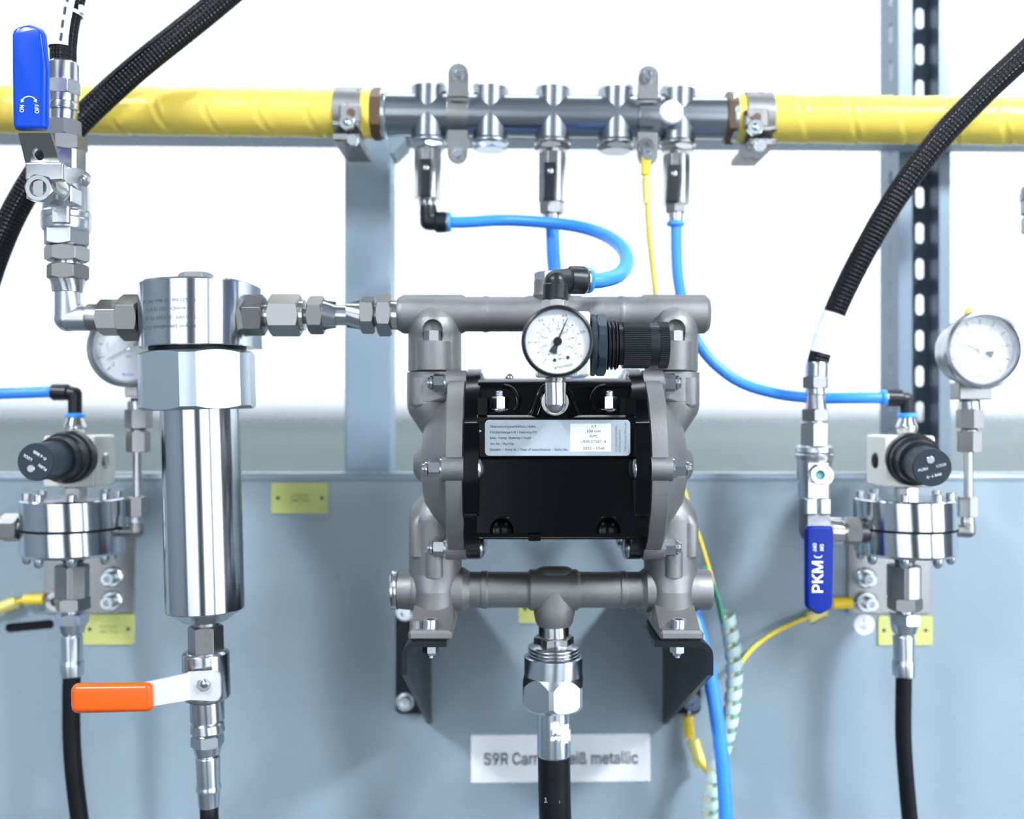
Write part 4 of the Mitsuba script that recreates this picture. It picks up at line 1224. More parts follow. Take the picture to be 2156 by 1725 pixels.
def regulator(cx, label, blockx, knob_c, face_c, knob_rot, plugside, hexrot):
    t = thing('fluid_regulator', label, 'regulator', 'fluid pressure regulators on the panel')
    part(t, 'upper_flange', vl(cx, YA, [(1049, 0), (1049, 100), (1052, 103), (1108, 103), (1110, 101), (1110, 0)], 72), TURNED)
    part(t, 'gasket', vl(cx, YA, [(1109, 0), (1109, 104), (1113, 104), (1113, 0)], 72), RUBBER)
    part(t, 'lower_flange', vl(cx, YA, [(1112, 0), (1112, 102), (1160, 102), (1166, 97), (1166, 0)], 72), TURNED)
    for i in range(8):
        a = math.radians(22.5 + 45 * i)
        p = W(cx, 1050, YA) + [88 * KA * math.cos(a), 88 * KA * math.sin(a), 0]
        part(t, 'cap_bolt', cap_screw(p, (0, 0, 1), 9.5 * KA, 15 * KA), STEEL)
        p2 = W(cx, 1165, YA) + [88 * KA * math.cos(a), 88 * KA * math.sin(a), 0]
        part(t, 'acorn_nut', lathe([(0, 0), (10 * KA, 0), (10 * KA, 7 * KA), (8 * KA, 15 * KA), (4 * KA, 19 * KA), (0, 20 * KA)], 20).tr(aim(p2, (0, 0, -1))), ZINC)
    part(t, 'neck_nut', vhexm(cx + 2, YA, 1026, 1051, 24, 15), NICKEL)
    bx0, bx1 = blockx
    yb0, yb1 = YA - 0.026, YA + 0.020
    w2 = (bx1 - bx0) / 2
    bc = np.array([W((bx0 + bx1) / 2, 0, yb0)[0], 0, 0])
    hw = w2 * K(yb0)
    za, zb_ = W(0, 1027, yb0)[2], W(0, 918, yb0)[2]
    part(t, 'block', mf(rbox((bc[0] - hw, yb0, za), (bc[0] + hw, yb1, zb_), 0.0025)), CREAM, 'cream block')
    s = plugside
    part(t, 'side_port', lathe([(0, 0), (0.0075, 0), (0.0075, 0.0015), (0.0055, 0.003), (0, 0.003)], 28).tr(aim((bc[0] + s * (hw - 0.0012), YA - 0.004, (za + zb_) / 2), (s, 0, 0))), NICKEL if s > 0 else RUBBER)
    # knob
    c0 = W(*knob_c, yb0)
    c1 = W(*face_c, yb0 - 0.062)
    d = c1 - c0
    ln = np.linalg.norm(d)
    r0, r1 = 55 * K(yb0), 40 * K(yb0 - 0.06)
    A = aim(c0 + d / ln * 0.0, d)
    part(t, 'knob_nut', lathe([(0, -0.002), (r0, -0.002), (r0 * 1.0, 0.009), (r0 * 0.93, 0.011), (r0 * 0.93, 0.018), (r0 * 0.84, 0.020), (r0 * 0.80, 0.030), (0, 0.030)], 44).tr(A), PLASTIC)
    n = 60
    aa = np.arange(n * 4) * 2 * math.pi / (n * 4)
    rr = np.where(np.arange(n * 4) % 4 < 2, r1, r1 - 0.0005)
    kn = CS([np.stack([rr * np.cos(aa), rr * np.sin(aa)], 1).tolist()]).extrude(ln - 0.026) .translate([0, 0, 0.026]) + mcyl(r1 * 0.94, 0.0015, 48).translate([0, 0, ln - 0.0005])
    kk = part(t, 'knob', mf(mtr(kn, A), 25), SLATE, 'dark slate knob')
    # text on the face, laid out in the face's plane
    ey = np.array([0, 0, 1.0]) - d / ln * (d[2] / ln)
    ey /= np.linalg.norm(ey)
    ex = np.cross(ey, d / ln)
    B = frame(c0 + d * ((ln + 0.001) / ln), ex, ey, d / ln) @ rotm(knob_rot, (0, 0, 1))
    u = r1 / 40
    tx = [txt('PUSH', 5.5 * u, 0.0005).mv([-19 * u, 1 * u, 0]), txt('LOCK', 5.5 * u, 0.0005).mv([19 * u, 1 * u, 0]), txt('0-6 BAR', 5.5 * u, 0.0005).mv([0, -17 * u, 0])]
    part(kk, 'lettering', joinm(tx), GREYINK)
    part(kk, 'emblem', lathe([(0, 0), (8.5 * u, 0), (8.5 * u, 0.0006), (7 * u, 0.001), (0, 0.001)], 28).tr(B @ rotm(0, (0, 0, 1), (0, 0, 0))).mv(ey * 0 + (B[:3, 1] * 17 * u)), STEEL)
    for q in range(3):
        scene[kk + '__lettering'] = scene[kk + '__lettering']
    # move the lettering into place
    m = joinm(tx).tr(B)
    put(kk + '__lettering', m, WHITE)
    # outlet below
    o = thing_out = t
    part(o, 'outlet_neck', vl(cx, YA, [(1164, 0), (1164, 24), (1178, 24), (1182, 20), (1192, 20), (1192, 0)]), DARKNUT)
    part(o, 'outlet_nut', vhexm(cx - 2, YA, 1190, 1258, 35, hexrot, 35), NUT)
    part(o, 'outlet_nut', vhexm(cx, YA, 1257, 1284, 33, hexrot + 22), NUT)
    part(o, 'arm', mf(mbox((W(cx, 0, YA)[0] - 0.012, YA, W(0, 1160, YA)[2]), (W(cx, 0, YA)[0] + 0.012, PY - 0.003, W(0, 1118, YA)[2]))), NUT)
    return t


regulator(1905, 'round steel pressure regulator with cream block and slate knob, right of the dark blue lever', (1862, 1970), (1919, 966), (1962, 985), 14, -1, 18)
regulator(154, 'round steel pressure regulator with cream block and slate knob, left of the tall filter', (90, 200), (150, 962), (76, 973), 146, 1, -14)

# inlet air fittings above the regulators
for cx, topx, lab, elab, pts in (
        (1909, 1909, 'conical push-in fitting with blue collar on the right-hand cream block', 'black push-in elbow on the right-hand regulator, end of the long blue hose', 1),
        (158, 157, 'conical push-in fitting with blue collar on the left-hand cream block', 'black push-in elbow on the left-hand regulator', -1)):
    y = YA
    t = thing('push_in_fitting', lab, 'fitting', 'push-in fittings on the cream blocks')
    part(t, 'cone', vl(cx, y, [(920, 0), (920, 17), (912, 18), (905, 22), (898, 22), (893, 20), (880, 15), (878, 0)], 36), NICKEL)
    part(t, 'release_ring', vl(cx, y, [(881, 0), (881, 14), (878, 19), (873, 19), (870, 15), (870, 0)], 36), BLUERING, 'blue release ring')
    k = K(y)
    if pts > 0:
        push_elbow('push_in_elbow', elab, [W(1909, 872, y), W(1909, 840, y), W(1893, 839, y)], 13.5 * k, [(W(1899, 838, y), (-1, 0, 0), 18 * k, 36 * k)], (W(1866, 838, y), (-1, 0, 0)), 17 * k)
    else:
        push_elbow('push_in_elbow', elab, [W(158, 872, y), W(158, 829, y), W(140, 826, y)], 14 * k, [(W(146, 826, y), (-1, 0, 0), 17.5 * k, 36 * k)], (W(114, 825, y), (-1, 0, -0.05)), 14 * k)

# bracket plates behind the regulators
for x0_, x1_, bx, y1_, lab in ((1783, 1960, (1822, 1826), (1217, 1268), 'grey bracket plate with two zinc bolts behind the right regulator'), (97, 283, (237, 236), (1215, 1265), 'grey bracket plate with two zinc bolts behind the left regulator')):
    t = thing('bracket_plate', lab, 'bracket', 'regulator bracket plates')
    part(t, 'plate', mf(cbox(W(x0_, 1291, PY), W(x1_, 1120, PY - 0.003), 0.0006)), NUT)
    for px, py in zip(bx, y1_):
        kk = K(PY)
        part(t, 'bolt', cap_screw(W(px, py, PY - 0.003), (0, -1, 0), 13.5 * kk, 0.014) + lathe([(0, 0), (22 * kk, 0), (22 * kk, 0.002), (18 * kk, 0.0035), (0, 0.0035)], 28).tr(AY(W(px, py, PY - 0.003))), ZINC, 'zinc bolt')

# hoses that hang from the regulators
for cx, lab, pts, r in ((1904, 'black hose with crimped ferrule hanging from the right regulator', [(1903, 1420), (1902, 1480), (1902, 1550), (1907, 1630), (1916, 1730), (1935, 1900)], 16.5),
                        (152, 'black hose with crimped ferrule hanging from the left regulator', [(151, 1420), (150, 1480), (151, 1560), (157, 1640), (168, 1730), (190, 1900)], 18)):
    t = thing('hose', lab, 'hose', 'hoses below the regulators')
    y = YA
    part(t, 'swivel_nut', joinm([vl(cx, y, [(1282, 0), (1282, 17), (1293, 17), (1293, 0)]), vhexm(cx, y, 1290, 1314, 31, 16), vl(cx, y, [(1313, 0), (1313, 29), (1332, 24), (1336, 18), (1341, 18), (1341, 0)])]), ZINC)
    part(t, 'ferrule', vl(cx - 1, y, [(1338, 0), (1338, 21), (1341, 22.5), (1388, 21), (1392, 23), (1400, 24), (1422, 23), (1426, 18), (1426, 0)]), ZINC)
    part(t, 'hose', sweep(spline([W(px, py, y) for px, py in pts], 50), r * K(y), 18), RUBBER)

# ================================================================== gauges beside the regulators
def steel_gauge(label, bc, yf, pa, visible):
    k = K(yf)
    C = W(*bc, yf)
    t = thing('pressure_gauge', label, 'gauge')
    R = 83 * k
    part(t, 'case', lathe([(0, -0.030), (R * 0.80, -0.030), (R * 0.86, -0.028), (R * 0.89, -0.022), (R * 0.90, -0.006), (R * 0.985, -0.004), (R, -0.001), (R, 0.003), (R * 0.97, 0.0055), (R * 0.90, 0.0062), (R * 0.845, 0.004), (R * 0.83, 0.001), (R * 0.83, -0.005), (0, -0.005)], 80).tr(AY(C)), STEEL, 'stainless case')
    part(t, 'dial', lathe([(0, -0.0049), (R * 0.828, -0.0049), (R * 0.828, -0.0045), (0, -0.0045)], 64).tr(AY(C)), DIAL2, 'white dial')
    u = R / 83
    D0 = AY(C + [0, 0.0045, 0])
    pr = []
    for i in range(21):
        a = -135 + 13.5 * i
        pr.append(tick((62 if i % 2 else 55) * u, 66 * u, a, (1.0 if i % 2 else 2.2) * u))
    for i, s_ in enumerate(['0', '2', '4', '6', '8', '10']):
        pr.append(at_polar(txt(s_, 8 * u, 0.00012), 47 * u, -135 + 54 * i))
    pr.append(txt('bar', 5 * u, 0.00012).mv([0, -17 * u, 0]))
    pr.append(txt('CL.1.6', 4 * u, 0.00012).mv([24 * u, -44 * u, 0]))
    part(t, 'dial_print', joinm(pr).tr(D0), INK)
    part(t, 'maker_mark', txt('WIKA', 6.5 * u, 0.00012, True).mv([-2 * u, -55 * u, 0]).tr(D0), INKBLUE, 'small blue lettering')
    Dp = AY(C + [0, 0.003, 0])
    nd = CS([[(-0.9 * u, 0), (0.9 * u, 0), (0.5 * u, 52 * u), (-0.5 * u, 52 * u)]]).extrude(0.0004)
    tl = CS([[(-1.5 * u, -12 * u), (-8 * u, -27 * u), (8 * u, -27 * u), (1.5 * u, -12 * u)]]).extrude(0.0004)
    p = part(t, 'pointer', mf(nd + tl).tr(rotm(-pa, (0, 0, 1))).tr(Dp), INK, 'black pointer')
    part(p, 'hub', lathe([(0, 0), (4.5 * u, 0), (4.5 * u, 0.0012), (0, 0.0014)], 24).tr(Dp), STEEL)
    part(t, 'window', lathe([(R * 0.829, 0.0022), (0, 0.0022)], 48).tr(AY(C)), GLASS)
    return t, C, R


gr, Cg, Rg = steel_gauge('stainless pressure gauge with yellow-capped vent at the right edge', (2068, 737), 0.064, -70, True)
part(gr, 'vent_cap', joinm([mf(hsph([((Cg[0] - 0.004, 0.082, Cg[2] + Rg * 0.9), 0.004), ((Cg[0] - 0.004, 0.082, Cg[2] + Rg * 0.9 + 0.0045), 0.0035)]))]), YELLOW, 'yellow vent cap')
part(gr, 'stem', mf(cbox(W(2020, 842, YA - 0.010), W(2068, 806, YA + 0.010), 0.001)), NUT)
gl, Cl, Rl = steel_gauge('stainless pressure gauge half hidden behind the filter at the left', (268, 733), 0.064, -118, False)
part(gl, 'stem', mf(cbox(W(262, 836, YA - 0.010), W(308, 802, YA + 0.010), 0.001)), NUT)

for s, lab in ((0, 'thin steel riser tube with compression nuts from the right regulator up to its gauge'), (1, 'thin steel riser tube with compression nuts from the left regulator up to its gauge')):
    t = thing('gauge_riser', lab, 'pipe', 'gauge riser tubes')
    X = (lambda px: px) if s == 0 else (lambda px: 2332 - px)
    cx = X(2041)
    y = YA
    part(t, 'reducer', vl(cx, y, [(838, 0), (838, 15), (842, 18), (846, 22), (862, 23), (866, 20), (866, 0)], 30), STEEL)
    part(t, 'hex_nut', vhexm(cx + 1, y, 862, 902, 26, 22), NUT)
    part(t, 'collar', vl(cx, y, [(900, 0), (900, 12), (906, 17), (912, 17), (912, 0)], 30), STEEL)
    part(t, 'hex_nut', vhexm(cx, y, 908, 952, 23, 22), NUT)
    part(t, 'tube', vl(cx - 2, y, [(950, 9), (1050, 9)], 24), STEEL)
    part(t, 'hex_nut', vhexm(cx - 4, y, 1046, 1088, 19, 20), NUT)
    k = K(y)
    part(t, 'collar', vl(cx - 4, y, [(1086, 0), (1086, 12), (1096, 14), (1100, 14), (1100, 0)], 30), STEEL)
    e = hull([msph(W(cx - 3, 1104, y), 14 * k), msph(W(cx - 3, 1118, y), 15 * k)]) + hull([msph(W(cx - 3, 1118, y), 15 * k), msph(W(cx - 31, 1119, y), 11 * k)])
    part(t, 'elbow', mf(e, 40), NUT)

# ================================================================== hose and lever valve at the right
y2 = 0.075
k2 = K(y2)
rh = thing('hose', 'braided black hose sweeping down from the upper right across the yellow pipe', 'hose')
hp = spline([W(2240, 36, 0.03), W(2160, 112, 0.034), W(2070, 196, 0.040), W(1975, 296, 0.046), W(1890, 410, 0.052), W(1825, 520, 0.060), W(1774, 620, 0.068), W(1741, 700, 0.073), W(1722, 762, y2), W(1719, 778, y2)], 140)
part(rh, 'hose', sweep(hp, np.linspace(27.5 * K(0.03), 21.5 * k2, 140), 22), BRAID)
part(rh, 'ferrule', vl(1719, y2, [(797, 0), (797, 24.5), (766, 24.5), (763, 23.5), (763, 0)], 40), STEEL)
part(rh, 'hex_nut', vhexm(1717, y2, 793, 818, 26, 5), NUT)
part(rh, 'sleeve', vl(1717, y2, [(816, 0), (816, 20), (830, 21), (832, 19), (846, 21), (862, 23), (864, 0)], 40), STEEL)
part(rh, 'hex_nut', vhexm(1716, y2, 861, 887, 28, 12), NUT)
i0, i1 = 100, 119
sub = hp[i0:i1]
tg = solo('cable_marker', sweep(sub, 25.5 * k2, 24, math.radians(118), math.radians(300), caps=False), WHITE, 'white marker wrapped round the black hose on the right', 'label')
part(tg, 'tie', joinm([lathe([(24 * k2, -0.0014), (27.5 * k2, -0.0014), (27.5 * k2, 0.0014), (24 * k2, 0.0014), (24 * k2, -0.0014)], 32).tr(aim(hp[110], hp[111] - hp[109])), mf(rbox(hp[110] + [22 * k2, -0.004, -0.003], hp[110] + [33 * k2, 0.003, 0.004], 0.001))]), WHITE)

rv = thing('ball_valve', 'steel ball valve with a hanging dark blue lever on the right', 'valve')
cx = 1715
part(rv, 'cap_nut', joinm([vl(cx, y2, [(884, 0), (884, 20), (893, 20), (893, 0)]), vhexm(cx, y2, 890, 944, 29, 10)]), VALVE)
part(rv, 'body', vl(cx, y2, [(938, 0), (938, 34), (942, 38), (952, 39), (955, 37), (958, 39), (966, 38), (970, 36), (1006, 36), (1012, 33), (1050, 31), (1052, 0)], 44), VALVE)
part(rv, 'lower_nut', vhexm(cx - 3, y2, 1012, 1048, 30, 0), VALVE)
ysr = y2 - 0.026
part(rv, 'stem', lathe([(0, 0), (21 * k2, 0), (21 * k2, 0.022), (0, 0.022)], 32).tr(AY(W(1718, 998, y2 - 0.006))), VALVE)
ksr = K(ysr)
part(rv, 'stem_nut', mf(mtr(mhex(19 * ksr, 0.008) - mcyl(0.0042, 0.02, 24), AY(W(1721, 999, ysr)) @ rotm(14, (0, 0, 1))), 20), STEEL)
part(rv, 'stem_tip', mf(mtr(mcyl(0.0040, 0.005, 20), AY(W(1721, 999, ysr)))), mat('green_stem', princ((0.10, 0.32, 0.30), 0.4)), 'green stem end')
lvp = mbox(W(1700, 1056, ysr), W(1744, 975, ysr - 0.003)) + hull([mbox(W(1700, 1056, ysr), W(1744, 1054, ysr - 0.003)), mbox(W(1699, 1114, ysr - 0.008), W(1750, 1112, ysr - 0.011))])
part(rv, 'lever', mf(lvp), STEEL, 'flat steel lever')
part(rv, 'lever_clamp', mf(rbox(W(1693, 1083, ysr - 0.003), W(1721, 1050, ysr - 0.010), 0.0014) + rbox(W(1722, 1083, ysr - 0.003), W(1750, 1050, ysr - 0.010), 0.0014), 40), STEEL)
ygp = ysr - 0.012
kgp = K(ygp)
gp = hull([msph(W(px, py, ygp), rr * kgp, 20) for px, py, rr in ((1706, 1118, 13), (1741, 1118, 13), (1710, 1270, 16), (1736, 1270, 16), (1723, 1277, 16))])
gp = gp ^ mbox(W(1680, 1330, ygp + 0.005), W(1770, 1109, ygp - 0.005))
gq = part(rv, 'grip', mf(gp, 40), BLUEGRIP2, 'dark blue vinyl grip')
yl2 = ygp - 0.005
for s_, px in (('OFF', 1715), ('ON', 1730)):
    part(gq, 'lettering', txt(s_, 7 * kgp, 0.0003, True).tr(rotm(-90, (0, 0, 1))).tr(AY(W(px, 1153, yl2))), WHITE)
q = spline([W(1714, 1170, yl2), W(1718, 1174, yl2), W(1727, 1174, yl2), W(1731, 1170, yl2)], 14)
part(gq, 'arrow', sweep(q, 1.2 * kgp, 8), WHITE)
m = txt('PKM', 22 * kgp, 0.0003, True)
m.v[:, 0] *= 66 * kgp / np.ptp(m.v[:, 0])
part(gq, 'lettering', m.tr(rotm(90, (0, 0, 1))).tr(AY(W(1721, 1215, yl2))), WHITE, 'large white lettering')
rl = thing('elbow_fitting', 'steel elbow and hexagonal nuts between the dark blue valve and the right regulator', 'fitting')
el2 = hull([msph(W(1712, 1052, y2), 27 * k2), msph(W(1712, 1110, y2), 29 * k2)]) + hull([msph(W(1712, 1116, y2), 29 * k2), msph(W(1745, 1118, y2), 27 * k2)])
part(rl, 'body', mf(el2, 40), DARKNUT)
part(rl, 'sleeve', hl(1118, y2, [(1740, 0), (1740, 28), (1752, 29), (1770, 28), (1773, 22), (1778, 22), (1778, 0)], 40), NICKEL)
part(rl, 'hex_nut', hhexm(1118, y2, 1776, 1808, 28, 10), NICKEL)
part(rl, 'stub', hl(1118, y2, [(1806, 0), (1806, 20), (1830, 20), (1830, 0)], 30), DARKNUT)
lf = thing('pipe_fitting', 'dark steel hexagonal fitting entering the left regulator from the picture\'s edge', 'fitting')
part(lf, 'hex_nut', hhexm(1111, y2, 8, 44, 28, 6), NUT)
part(lf, 'sleeve', hl(1112, y2, [(-30, 0), (-30, 25), (8, 25), (10, 18), (10, 0)], 36), DARKNUT)
part(lf, 'stub', hl(1111, y2, [(43, 0), (43, 20), (70, 20), (70, 0)], 30), DARKNUT)

# something chromed that just enters the picture at the right edge
ef = thing('pipe_fitting', 'sliver of a grey hose fitting cut off by the right edge', 'fitting')
part(ef, 'sleeve', vl(2180, 0.06, [(394, 0), (394, 26), (398, 28), (450, 28), (453, 22), (456, 22), (460, 27), (490, 27), (492, 0)], 36), NUT)
part(ef, 'cap', vhexm(2180, 0.06, 404, 424, 30, 12), NUT)

# ================================================================== the pump's suction hose
sh = thing('hose', 'thick black hose with a large bright union nut under the pump\'s lower tee', 'hose')
part(sh, 'adapter', vl(1166, 0, [(1316, 0), (1316, 32), (1340, 32), (1342, 38), (1354, 38), (1358, 50)] + [(1358 + z, r) for r, z in rings(51, 54.5, 1, 30, 4)] + [(1390, 50), (1390, 0)], 56), STEEL)
part(sh, 'adapter_flats', vhexm(1166, 0, 1339, 1359, 40, 8), NUT)
k0 = K(0)
un = mhex(62.5 * k0, 110 * k0, 68 * k0, True, 72)
pf = CS([[(0, 0), (58 * k0, 0), (66 * k0, 7 * k0), (69 * k0, 14 * k0), (69 * k0, 52 * k0), (61.5 * k0, 70 * k0), (61.5 * k0, 108 * k0), (59 * k0, 110 * k0), (0, 110 * k0)]]).revolve(72)
nut0 = (mhex(62.0 * k0, 110 * k0, 80 * k0, False).translate([0, 0, 0]) ^ pf) + CS([[(0, 66 * k0), (61.5 * k0, 66 * k0), (61.5 * k0, 108 * k0), (59 * k0, 110 * k0), (0, 110 * k0)]]).revolve(72)
part(sh, 'union_nut', mf(mtr(nut0, AZ(W(1165, 1490, 0)) @ rotm(-90 + 24, (0, 0, 1))), 22), ZINC, 'large bright union nut')
part(sh, 'ferrule', vl(1166, 0, [(1486, 0), (1486, 33), (1492, 35), (1588, 35.5), (1592, 33), (1592, 0)], 48), ZINC)
rng = np.random.default_rng(5)
for (pa, pb, qa, qb) in ((1158, 1176, 1507, 1524), (1162, 1196, 1518, 1534), (1158, 1178, 1540, 1548), (1180, 1200, 1534, 1556)):
    up = [(x, qa + rng.uniform(-1.5, 3)) for x in np.linspace(pa, pb, 7)]
    dn = [(x, qb + rng.uniform(-4, 4)) for x in np.linspace(pb, pa, 7)]
    pat = CS([[(x - 1166, -(y - 1530)) for x, y in up + dn]], m3.FillRule.NonZero).extrude(0.5).refine(4)
    pm = mf(pat)
    kq = K(0)
    ang = np.arcsin(np.clip(pm.v[:, 0] / 35.2, -1, 1))
    rr = (35.2 + pm.v[:, 2]) * kq
    pm.v = np.stack([rr * np.sin(ang), -rr * np.cos(ang), pm.v[:, 1] * kq], 1)
    part(sh, 'sticker_remnant', pm.mv(W(1166, 1530, 0)), DIAL, 'torn white sticker remnant')
part(sh, 'hose', sweep(spline([W(1166, 1580, 0), W(1167, 1640, 0), W(1169, 1730, 0.0), W(1174, 1900, 0.01)], 30), 34 * k0, 28), RUBBER)
hm = [txt('0', 10 * k0, 0.0003).mv([9 * k0, 0, 0]).tr(AY(W(1166, 1690, -34.6 * k0 * 0.97))), txt('1', 10 * k0, 0.0003).tr(AY(W(1149, 1685, -31 * k0)))]
part(sh, 'lettering', joinm(hm), GREYINK)

# ================================================================== blue air hoses
def hose(pts, r, lab, n=110):
    return solo('air_hose', sweep(spline([W(*p) for p in pts], n), r, 20), BLUEHOSE, lab, 'hose')


hose([(938, 468, YP), (980, 468, YP), (1060, 464, YP), (1140, 468, 0.105), (1215, 477, 0.085), (1270, 494, 0.055), (1308, 520, 0.015), (1320, 552, -0.03), (1304, 578, -0.062), (1270, 590, -0.078), (1232, 592, YR + 0.020)], 0.0056, 'bright blue hose looping from the first manifold valve to the elbow above the round gauge', 140)
hose([(1163, 462, YP), (1164, 510, YP), (1168, 570, YP), (1185, 700, 0.122), (1260, 900, 0.125), (1380, 1130, 0.128), (1452, 1270, 0.122), (1487, 1390, 0.10), (1509, 1510, 0.088), (1523, 1630, 0.085), (1530, 1760, 0.085), (1532, 1900, 0.085)], 0.0066, 'blue hose from the middle manifold valve passing behind the pump to the bottom edge', 140)
hose([(1424, 464, YP), (1424, 520, YP), (1427, 580, YP), (1440, 650, YP), (1463, 710, YP), (1500, 762, 0.116), (1560, 806, 0.112), (1640, 830, 0.106), (1720, 838, 0.098), (1800, 838, 0.090), (1866, 838, YA)], 0.0054, 'long blue hose from the last manifold valve to the right regulator')
hose([(-60, 832, YA), (0, 829, YA), (60, 827, YA), (114, 825, YA)], 0.0052, 'blue hose entering at the left edge to the left regulator', 30)

# ================================================================== earth wires
def lug_set(t, p_lug, d, y, ring_r, sleeve_len, flag=None, label_len=0.0):
    pass


def ew(label, sleeve, flagp, wire, y_wire, ring, group='yellow-green earth wires', rw=0.0021):
    t = thing('earth_wire', label, 'wire', group)
    rp, rr = ring
    k = K(rp[2])
    ax = W(*sleeve[0]) - W(*rp)
    part(t, 'ring_lug', joinm([lathe([(rr * 0.5 * k, 0), (rr * k, 0), (rr * k, 0.0016), (rr * 0.5 * k, 0.0016), (rr * 0.5 * k, 0)], 28).tr(AY(W(*rp))), mf(hull([msph(W(*rp) + ax * 0.45, 0.0016, 12), msph(W(*sleeve[0]), 0.0024, 12)]))]), STEEL)
    part(t, 'sleeve', sweep(np.array([W(*sleeve[0]) * (1 - s) + W(*sleeve[1]) * s for s in np.linspace(0, 1, 6)]), sleeve[2] * K(sleeve[0][2]), 18), YELLOW, 'deep yellow crimp sleeve')
    if flagp:
        part(t, 'marker', sweep(np.array([W(*flagp[0]) * (1 - s) + W(*flagp[1]) * s for s in np.linspace(0, 1, 6)]), flagp[2] * K(flagp[0][2]), 4), PALEYELLOW, 'pale yellow marker')
    q = spline([W(*p) for p in wire], 90)
    part(t, 'wire', sweep(q, rw, 12, 0, 2 * math.pi), YELLOW)
    # green tracer along the right side of the insulation
    part(t, 'tracer', sweep(q, rw * 1.03, 6, math.radians(-125), math.radians(-55), caps=False), GREENW)
    return t


ew('yellow-green earth wire from the manifold\'s right clamp down behind the pump into the spiral wrap', ((1360, 332, 0.090), (1359, 368, 0.090), 10), ((1361, 374, 0.090), (1363, 428, 0.092), 10),
   [(1359, 366, 0.09), (1362, 420, 0.092), (1367, 500, 0.10), (1378, 600, 0.112), (1395, 760, 0.125), (1425, 960, 0.128), (1448, 1060, 0.125), (1478, 1150, 0.12), (1504, 1240, 0.115), (1521, 1310, 0.112), (1531, 1370, 0.11)], 0, ((1360, 308, 0.086), 17))
ew('yellow earth wire from the right regulator\'s plate to the spiral wrap', ((1792, 1270, PY - 0.006), (1752, 1271, PY - 0.008), 12), ((1738, 1286, PY - 0.008), (1702, 1304, PY - 0.008), 13),
   [(1754, 1271, PY - 0.008), (1720, 1294, PY - 0.009), (1680, 1308, PY - 0.010), (1630, 1332, PY - 0.012), (1587, 1363, PY - 0.018), (1562, 1393, 0.13), (1546, 1425, 0.113)], 0, ((1825, 1268, PY - 0.007), 20), rw=0.0024)
ew('short yellow earth lead from the bolt of the pump\'s right bracket into the spiral wrap', ((1449, 1508, PY - 0.012), (1452, 1554, PY - 0.014), 11), ((1459, 1560, PY - 0.014), (1477, 1615, PY - 0.018), 13),
   [(1452, 1550, PY - 0.014), (1466, 1590, PY - 0.016), (1483, 1618, 0.14), (1496, 1634, 0.118), (1499, 1670, 0.112)], 0, ((1456, 1480, PY - 0.013), 17))
ew('yellow earth lead at the left edge on the left regulator\'s plate', ((92, 1262, PY - 0.008), (50, 1263, PY - 0.010), 11), ((36, 1268, PY - 0.010), (-6, 1284, PY - 0.010), 13),
   [(52, 1263, PY - 0.010), (30, 1270, PY - 0.010), (0, 1282, PY - 0.010), (-60, 1310, PY - 0.010)], 0, ((117, 1267, PY - 0.006), 20))
t = thing('earth_wire', 'short green and yellow earth wire behind the lower right end of the pump', 'wire', None)
q = spline([W(1484, 1196, 0.05), W(1500, 1230, 0.075), W(1514, 1270, 0.10), W(1524, 1320, 0.11)], 30)
part(t, 'wire', sweep(q, 0.0022, 12), GREENW)

# spiral wrap with the wires inside
sw = thing('spiral_wrap', 'milky spiral cable wrap holding green and yellow wires, right of the pump\'s bracket', 'cable wrap')
path = spline([W(1530, 1296, 0.112), W(1540, 1350, 0.110), W(1546, 1410, 0.109), W(1543, 1470, 0.109), W(1534, 1530, 0.110), W(1518, 1590, 0.112), W(1502, 1650, 0.112), W(1493, 1720, 0.112), W(1490, 1800, 0.112), W(1490, 1900, 0.112)], 220)
rw_ = 15.5 * K(0.11)
t_, N_, B_ = frames(path)
Ls = np.r_[0, np.cumsum(np.linalg.norm(np.diff(path, axis=0), axis=1))]
pitch_w = 30 * K(0.11)
ss = np.linspace(0, Ls[-1] * 0.999, 1400)
ctr = np.stack([np.interp(ss, Ls, path[:, i]) for i in range(3)], 1)
nn = np.stack([np.interp(ss, Ls, N_[:, i]) for i in range(3)], 1)
bb = np.stack([np.interp(ss, Ls, B_[:, i]) for i in range(3)], 1)
tt = np.stack([np.interp(ss, Ls, t_[:, i]) for i in range(3)], 1)
ph = 2 * math.pi * ss / pitch_w
off = nn * np.cos(ph)[:, None] + bb * np.sin(ph)[:, None]
hwid = pitch_w * 0.34
pa_ = ctr + off * rw_ - tt * hwid
pb_ = ctr + off * rw_ + tt * hwid
pc_ = ctr + off * (rw_ + 0.0009) + tt * hwid * 0.8
pd_ = ctr + off * (rw_ + 0.0009) - tt * hwid * 0.8
V = np.stack([pa_, pb_, pc_, pd_], 1).reshape(-1, 3)
F = []
for i in range(len(ss) - 1):
    a, b = 4 * i, 4 * i + 4
    for j in range(4):
        j2 = (j + 1) % 4
        F += [(a + j, a + j2, b + j2), (a + j, b + j2, b + j)]
part(sw, 'spiral', M(V, F), WRAP, 'milky translucent spiral')
off1 = path + B_ * rw_ * 0.42
off2 = path - B_ * rw_ * 0.42
part(sw, 'wire', sweep(off1, rw_ * 0.52, 14), mat('pale_green_wire', princ((0.26, 0.46, 0.38), 0.4)), 'green wires')
part(sw, 'wire', sweep(off2, rw_ * 0.52, 14), mat('pale_cream_wire', princ((0.62, 0.62, 0.44), 0.4)), 'cream wires')

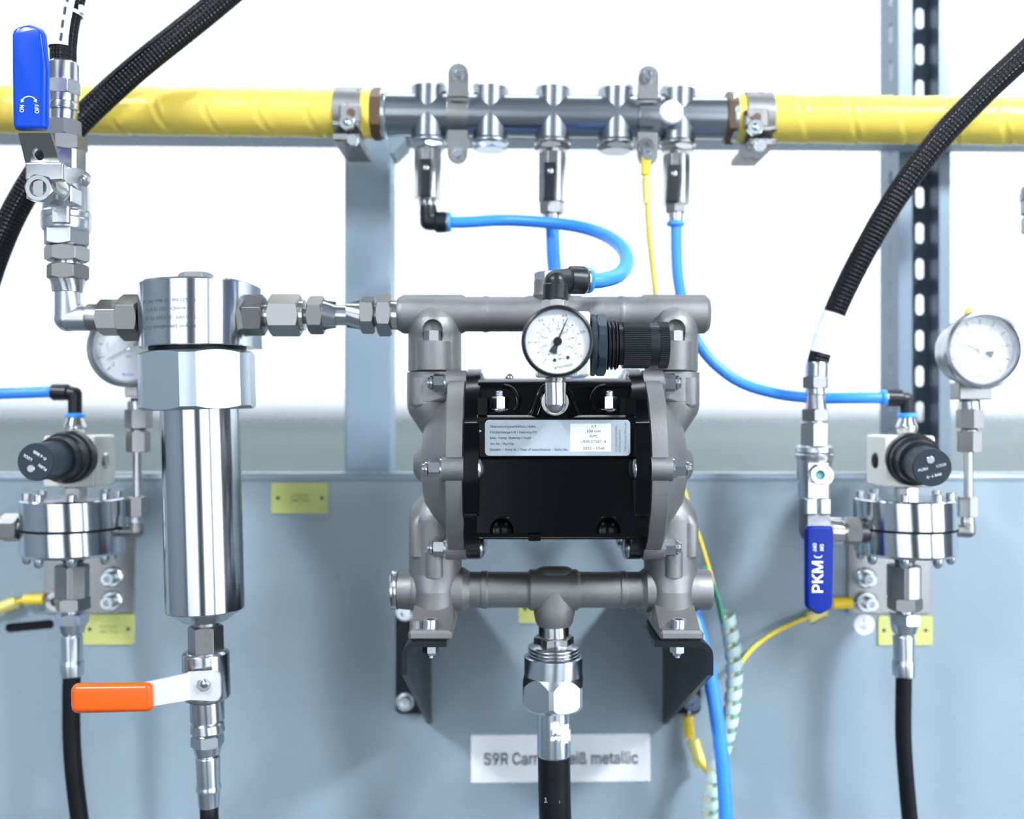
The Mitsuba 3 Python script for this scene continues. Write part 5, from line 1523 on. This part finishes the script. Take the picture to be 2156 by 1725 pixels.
# ================================================================== signs and tags on the panel
kp = K(PY)
sg = thing('name_sign', 'white rectangular sign with black lettering on the panel behind the pump\'s suction hose', 'sign')
sgA = AY(W(1180, 1596, PY)) @ rotm(0.5, (0, 0, 1))
part(sg, 'board', mf(mtr(rrect(377 * kp, 100 * kp, 1.5 * kp).extrude(0.0015), sgA)), WHITE)
m = txt('S9R Carraraweiß metallic', 24 * kp, 0.0003, True, False)
m.v[:, 0] = (m.v[:, 0] - m.v[:, 0].min()) * (324 * kp / np.ptp(m.v[:, 0])) - (1180 - 1019) * kp
m.v[:, 1] -= 12 * kp
part(sg, 'lettering', m.mv([0, 0, 0.0015]).tr(sgA), INK, 'black lettering')
tags = [((572, 691), (1017, 1081), 'yellow-green plate with two rivets on the panel between filter and pump', True),
        ((176, 283), (1293, 1357), 'yellow-green plate under the left regulator\'s bracket', True),
        ((1848, 1962), (1297, 1358), 'yellow-green plate behind the ferrule of the right regulator\'s hose', False),
        ((1092, 1206), (1252, 1312), 'yellow-green plate mostly hidden behind the pump\'s lower tee', True)]
for (a, b), (c, d), lab, tx in tags:
    t = thing('yellow_tag', lab, 'tag', 'yellow-green plates on the panel')
    A = AY(W((a + b) / 2, (c + d) / 2, PY))
    w, h = (b - a) * kp, (d - c) * kp
    part(t, 'plate', mf(mtr(rrect(w, h, 4 * kp).extrude(0.0022), A)), TAG)
    for s in (-1, 1):
        part(t, 'rivet', button(W((a + b) / 2 + s * ((b - a) / 2 - 13), (c + d) / 2, PY - 0.0022), (0, -1, 0), 4 * kp, 0.001), ETCH)
    if tx:
        tm = txt('+PV8.B.S2', 5.5 * kp, 0.00015).mv([0, 5.5 * kp, 0]) + txt('-MKS-K02', 5.5 * kp, 0.00015).mv([0, -4.5 * kp, 0])
        part(t, 'lettering', tm.mv([0, 0, 0.0022]).tr(A), ETCH)
es = thing('earth_sticker', 'small round white earth symbol sticker under the right regulator\'s bolts', 'sticker')
A = AY(W(1819, 1315, PY))
part(es, 'disc', lathe([(0, 0), (21.5 * kp, 0), (21.5 * kp, 0.0006), (0, 0.0006)], 40).tr(A), WHITE)
sy = [mbox((-1 * kp, -4 * kp, 0), (1 * kp, 15 * kp, 0.0003)), mbox((-12 * kp, -5.5 * kp, 0), (12 * kp, -3.5 * kp, 0.0003)), mbox((-8 * kp, -9.5 * kp, 0), (8 * kp, -7.5 * kp, 0.0003)), mbox((-4 * kp, -13.5 * kp, 0), (4 * kp, -11.5 * kp, 0.0003))]
part(es, 'symbol', joinm([mf(q) for q in sy]).mv([0, 0, 0.0006]).tr(A), GREYINK)
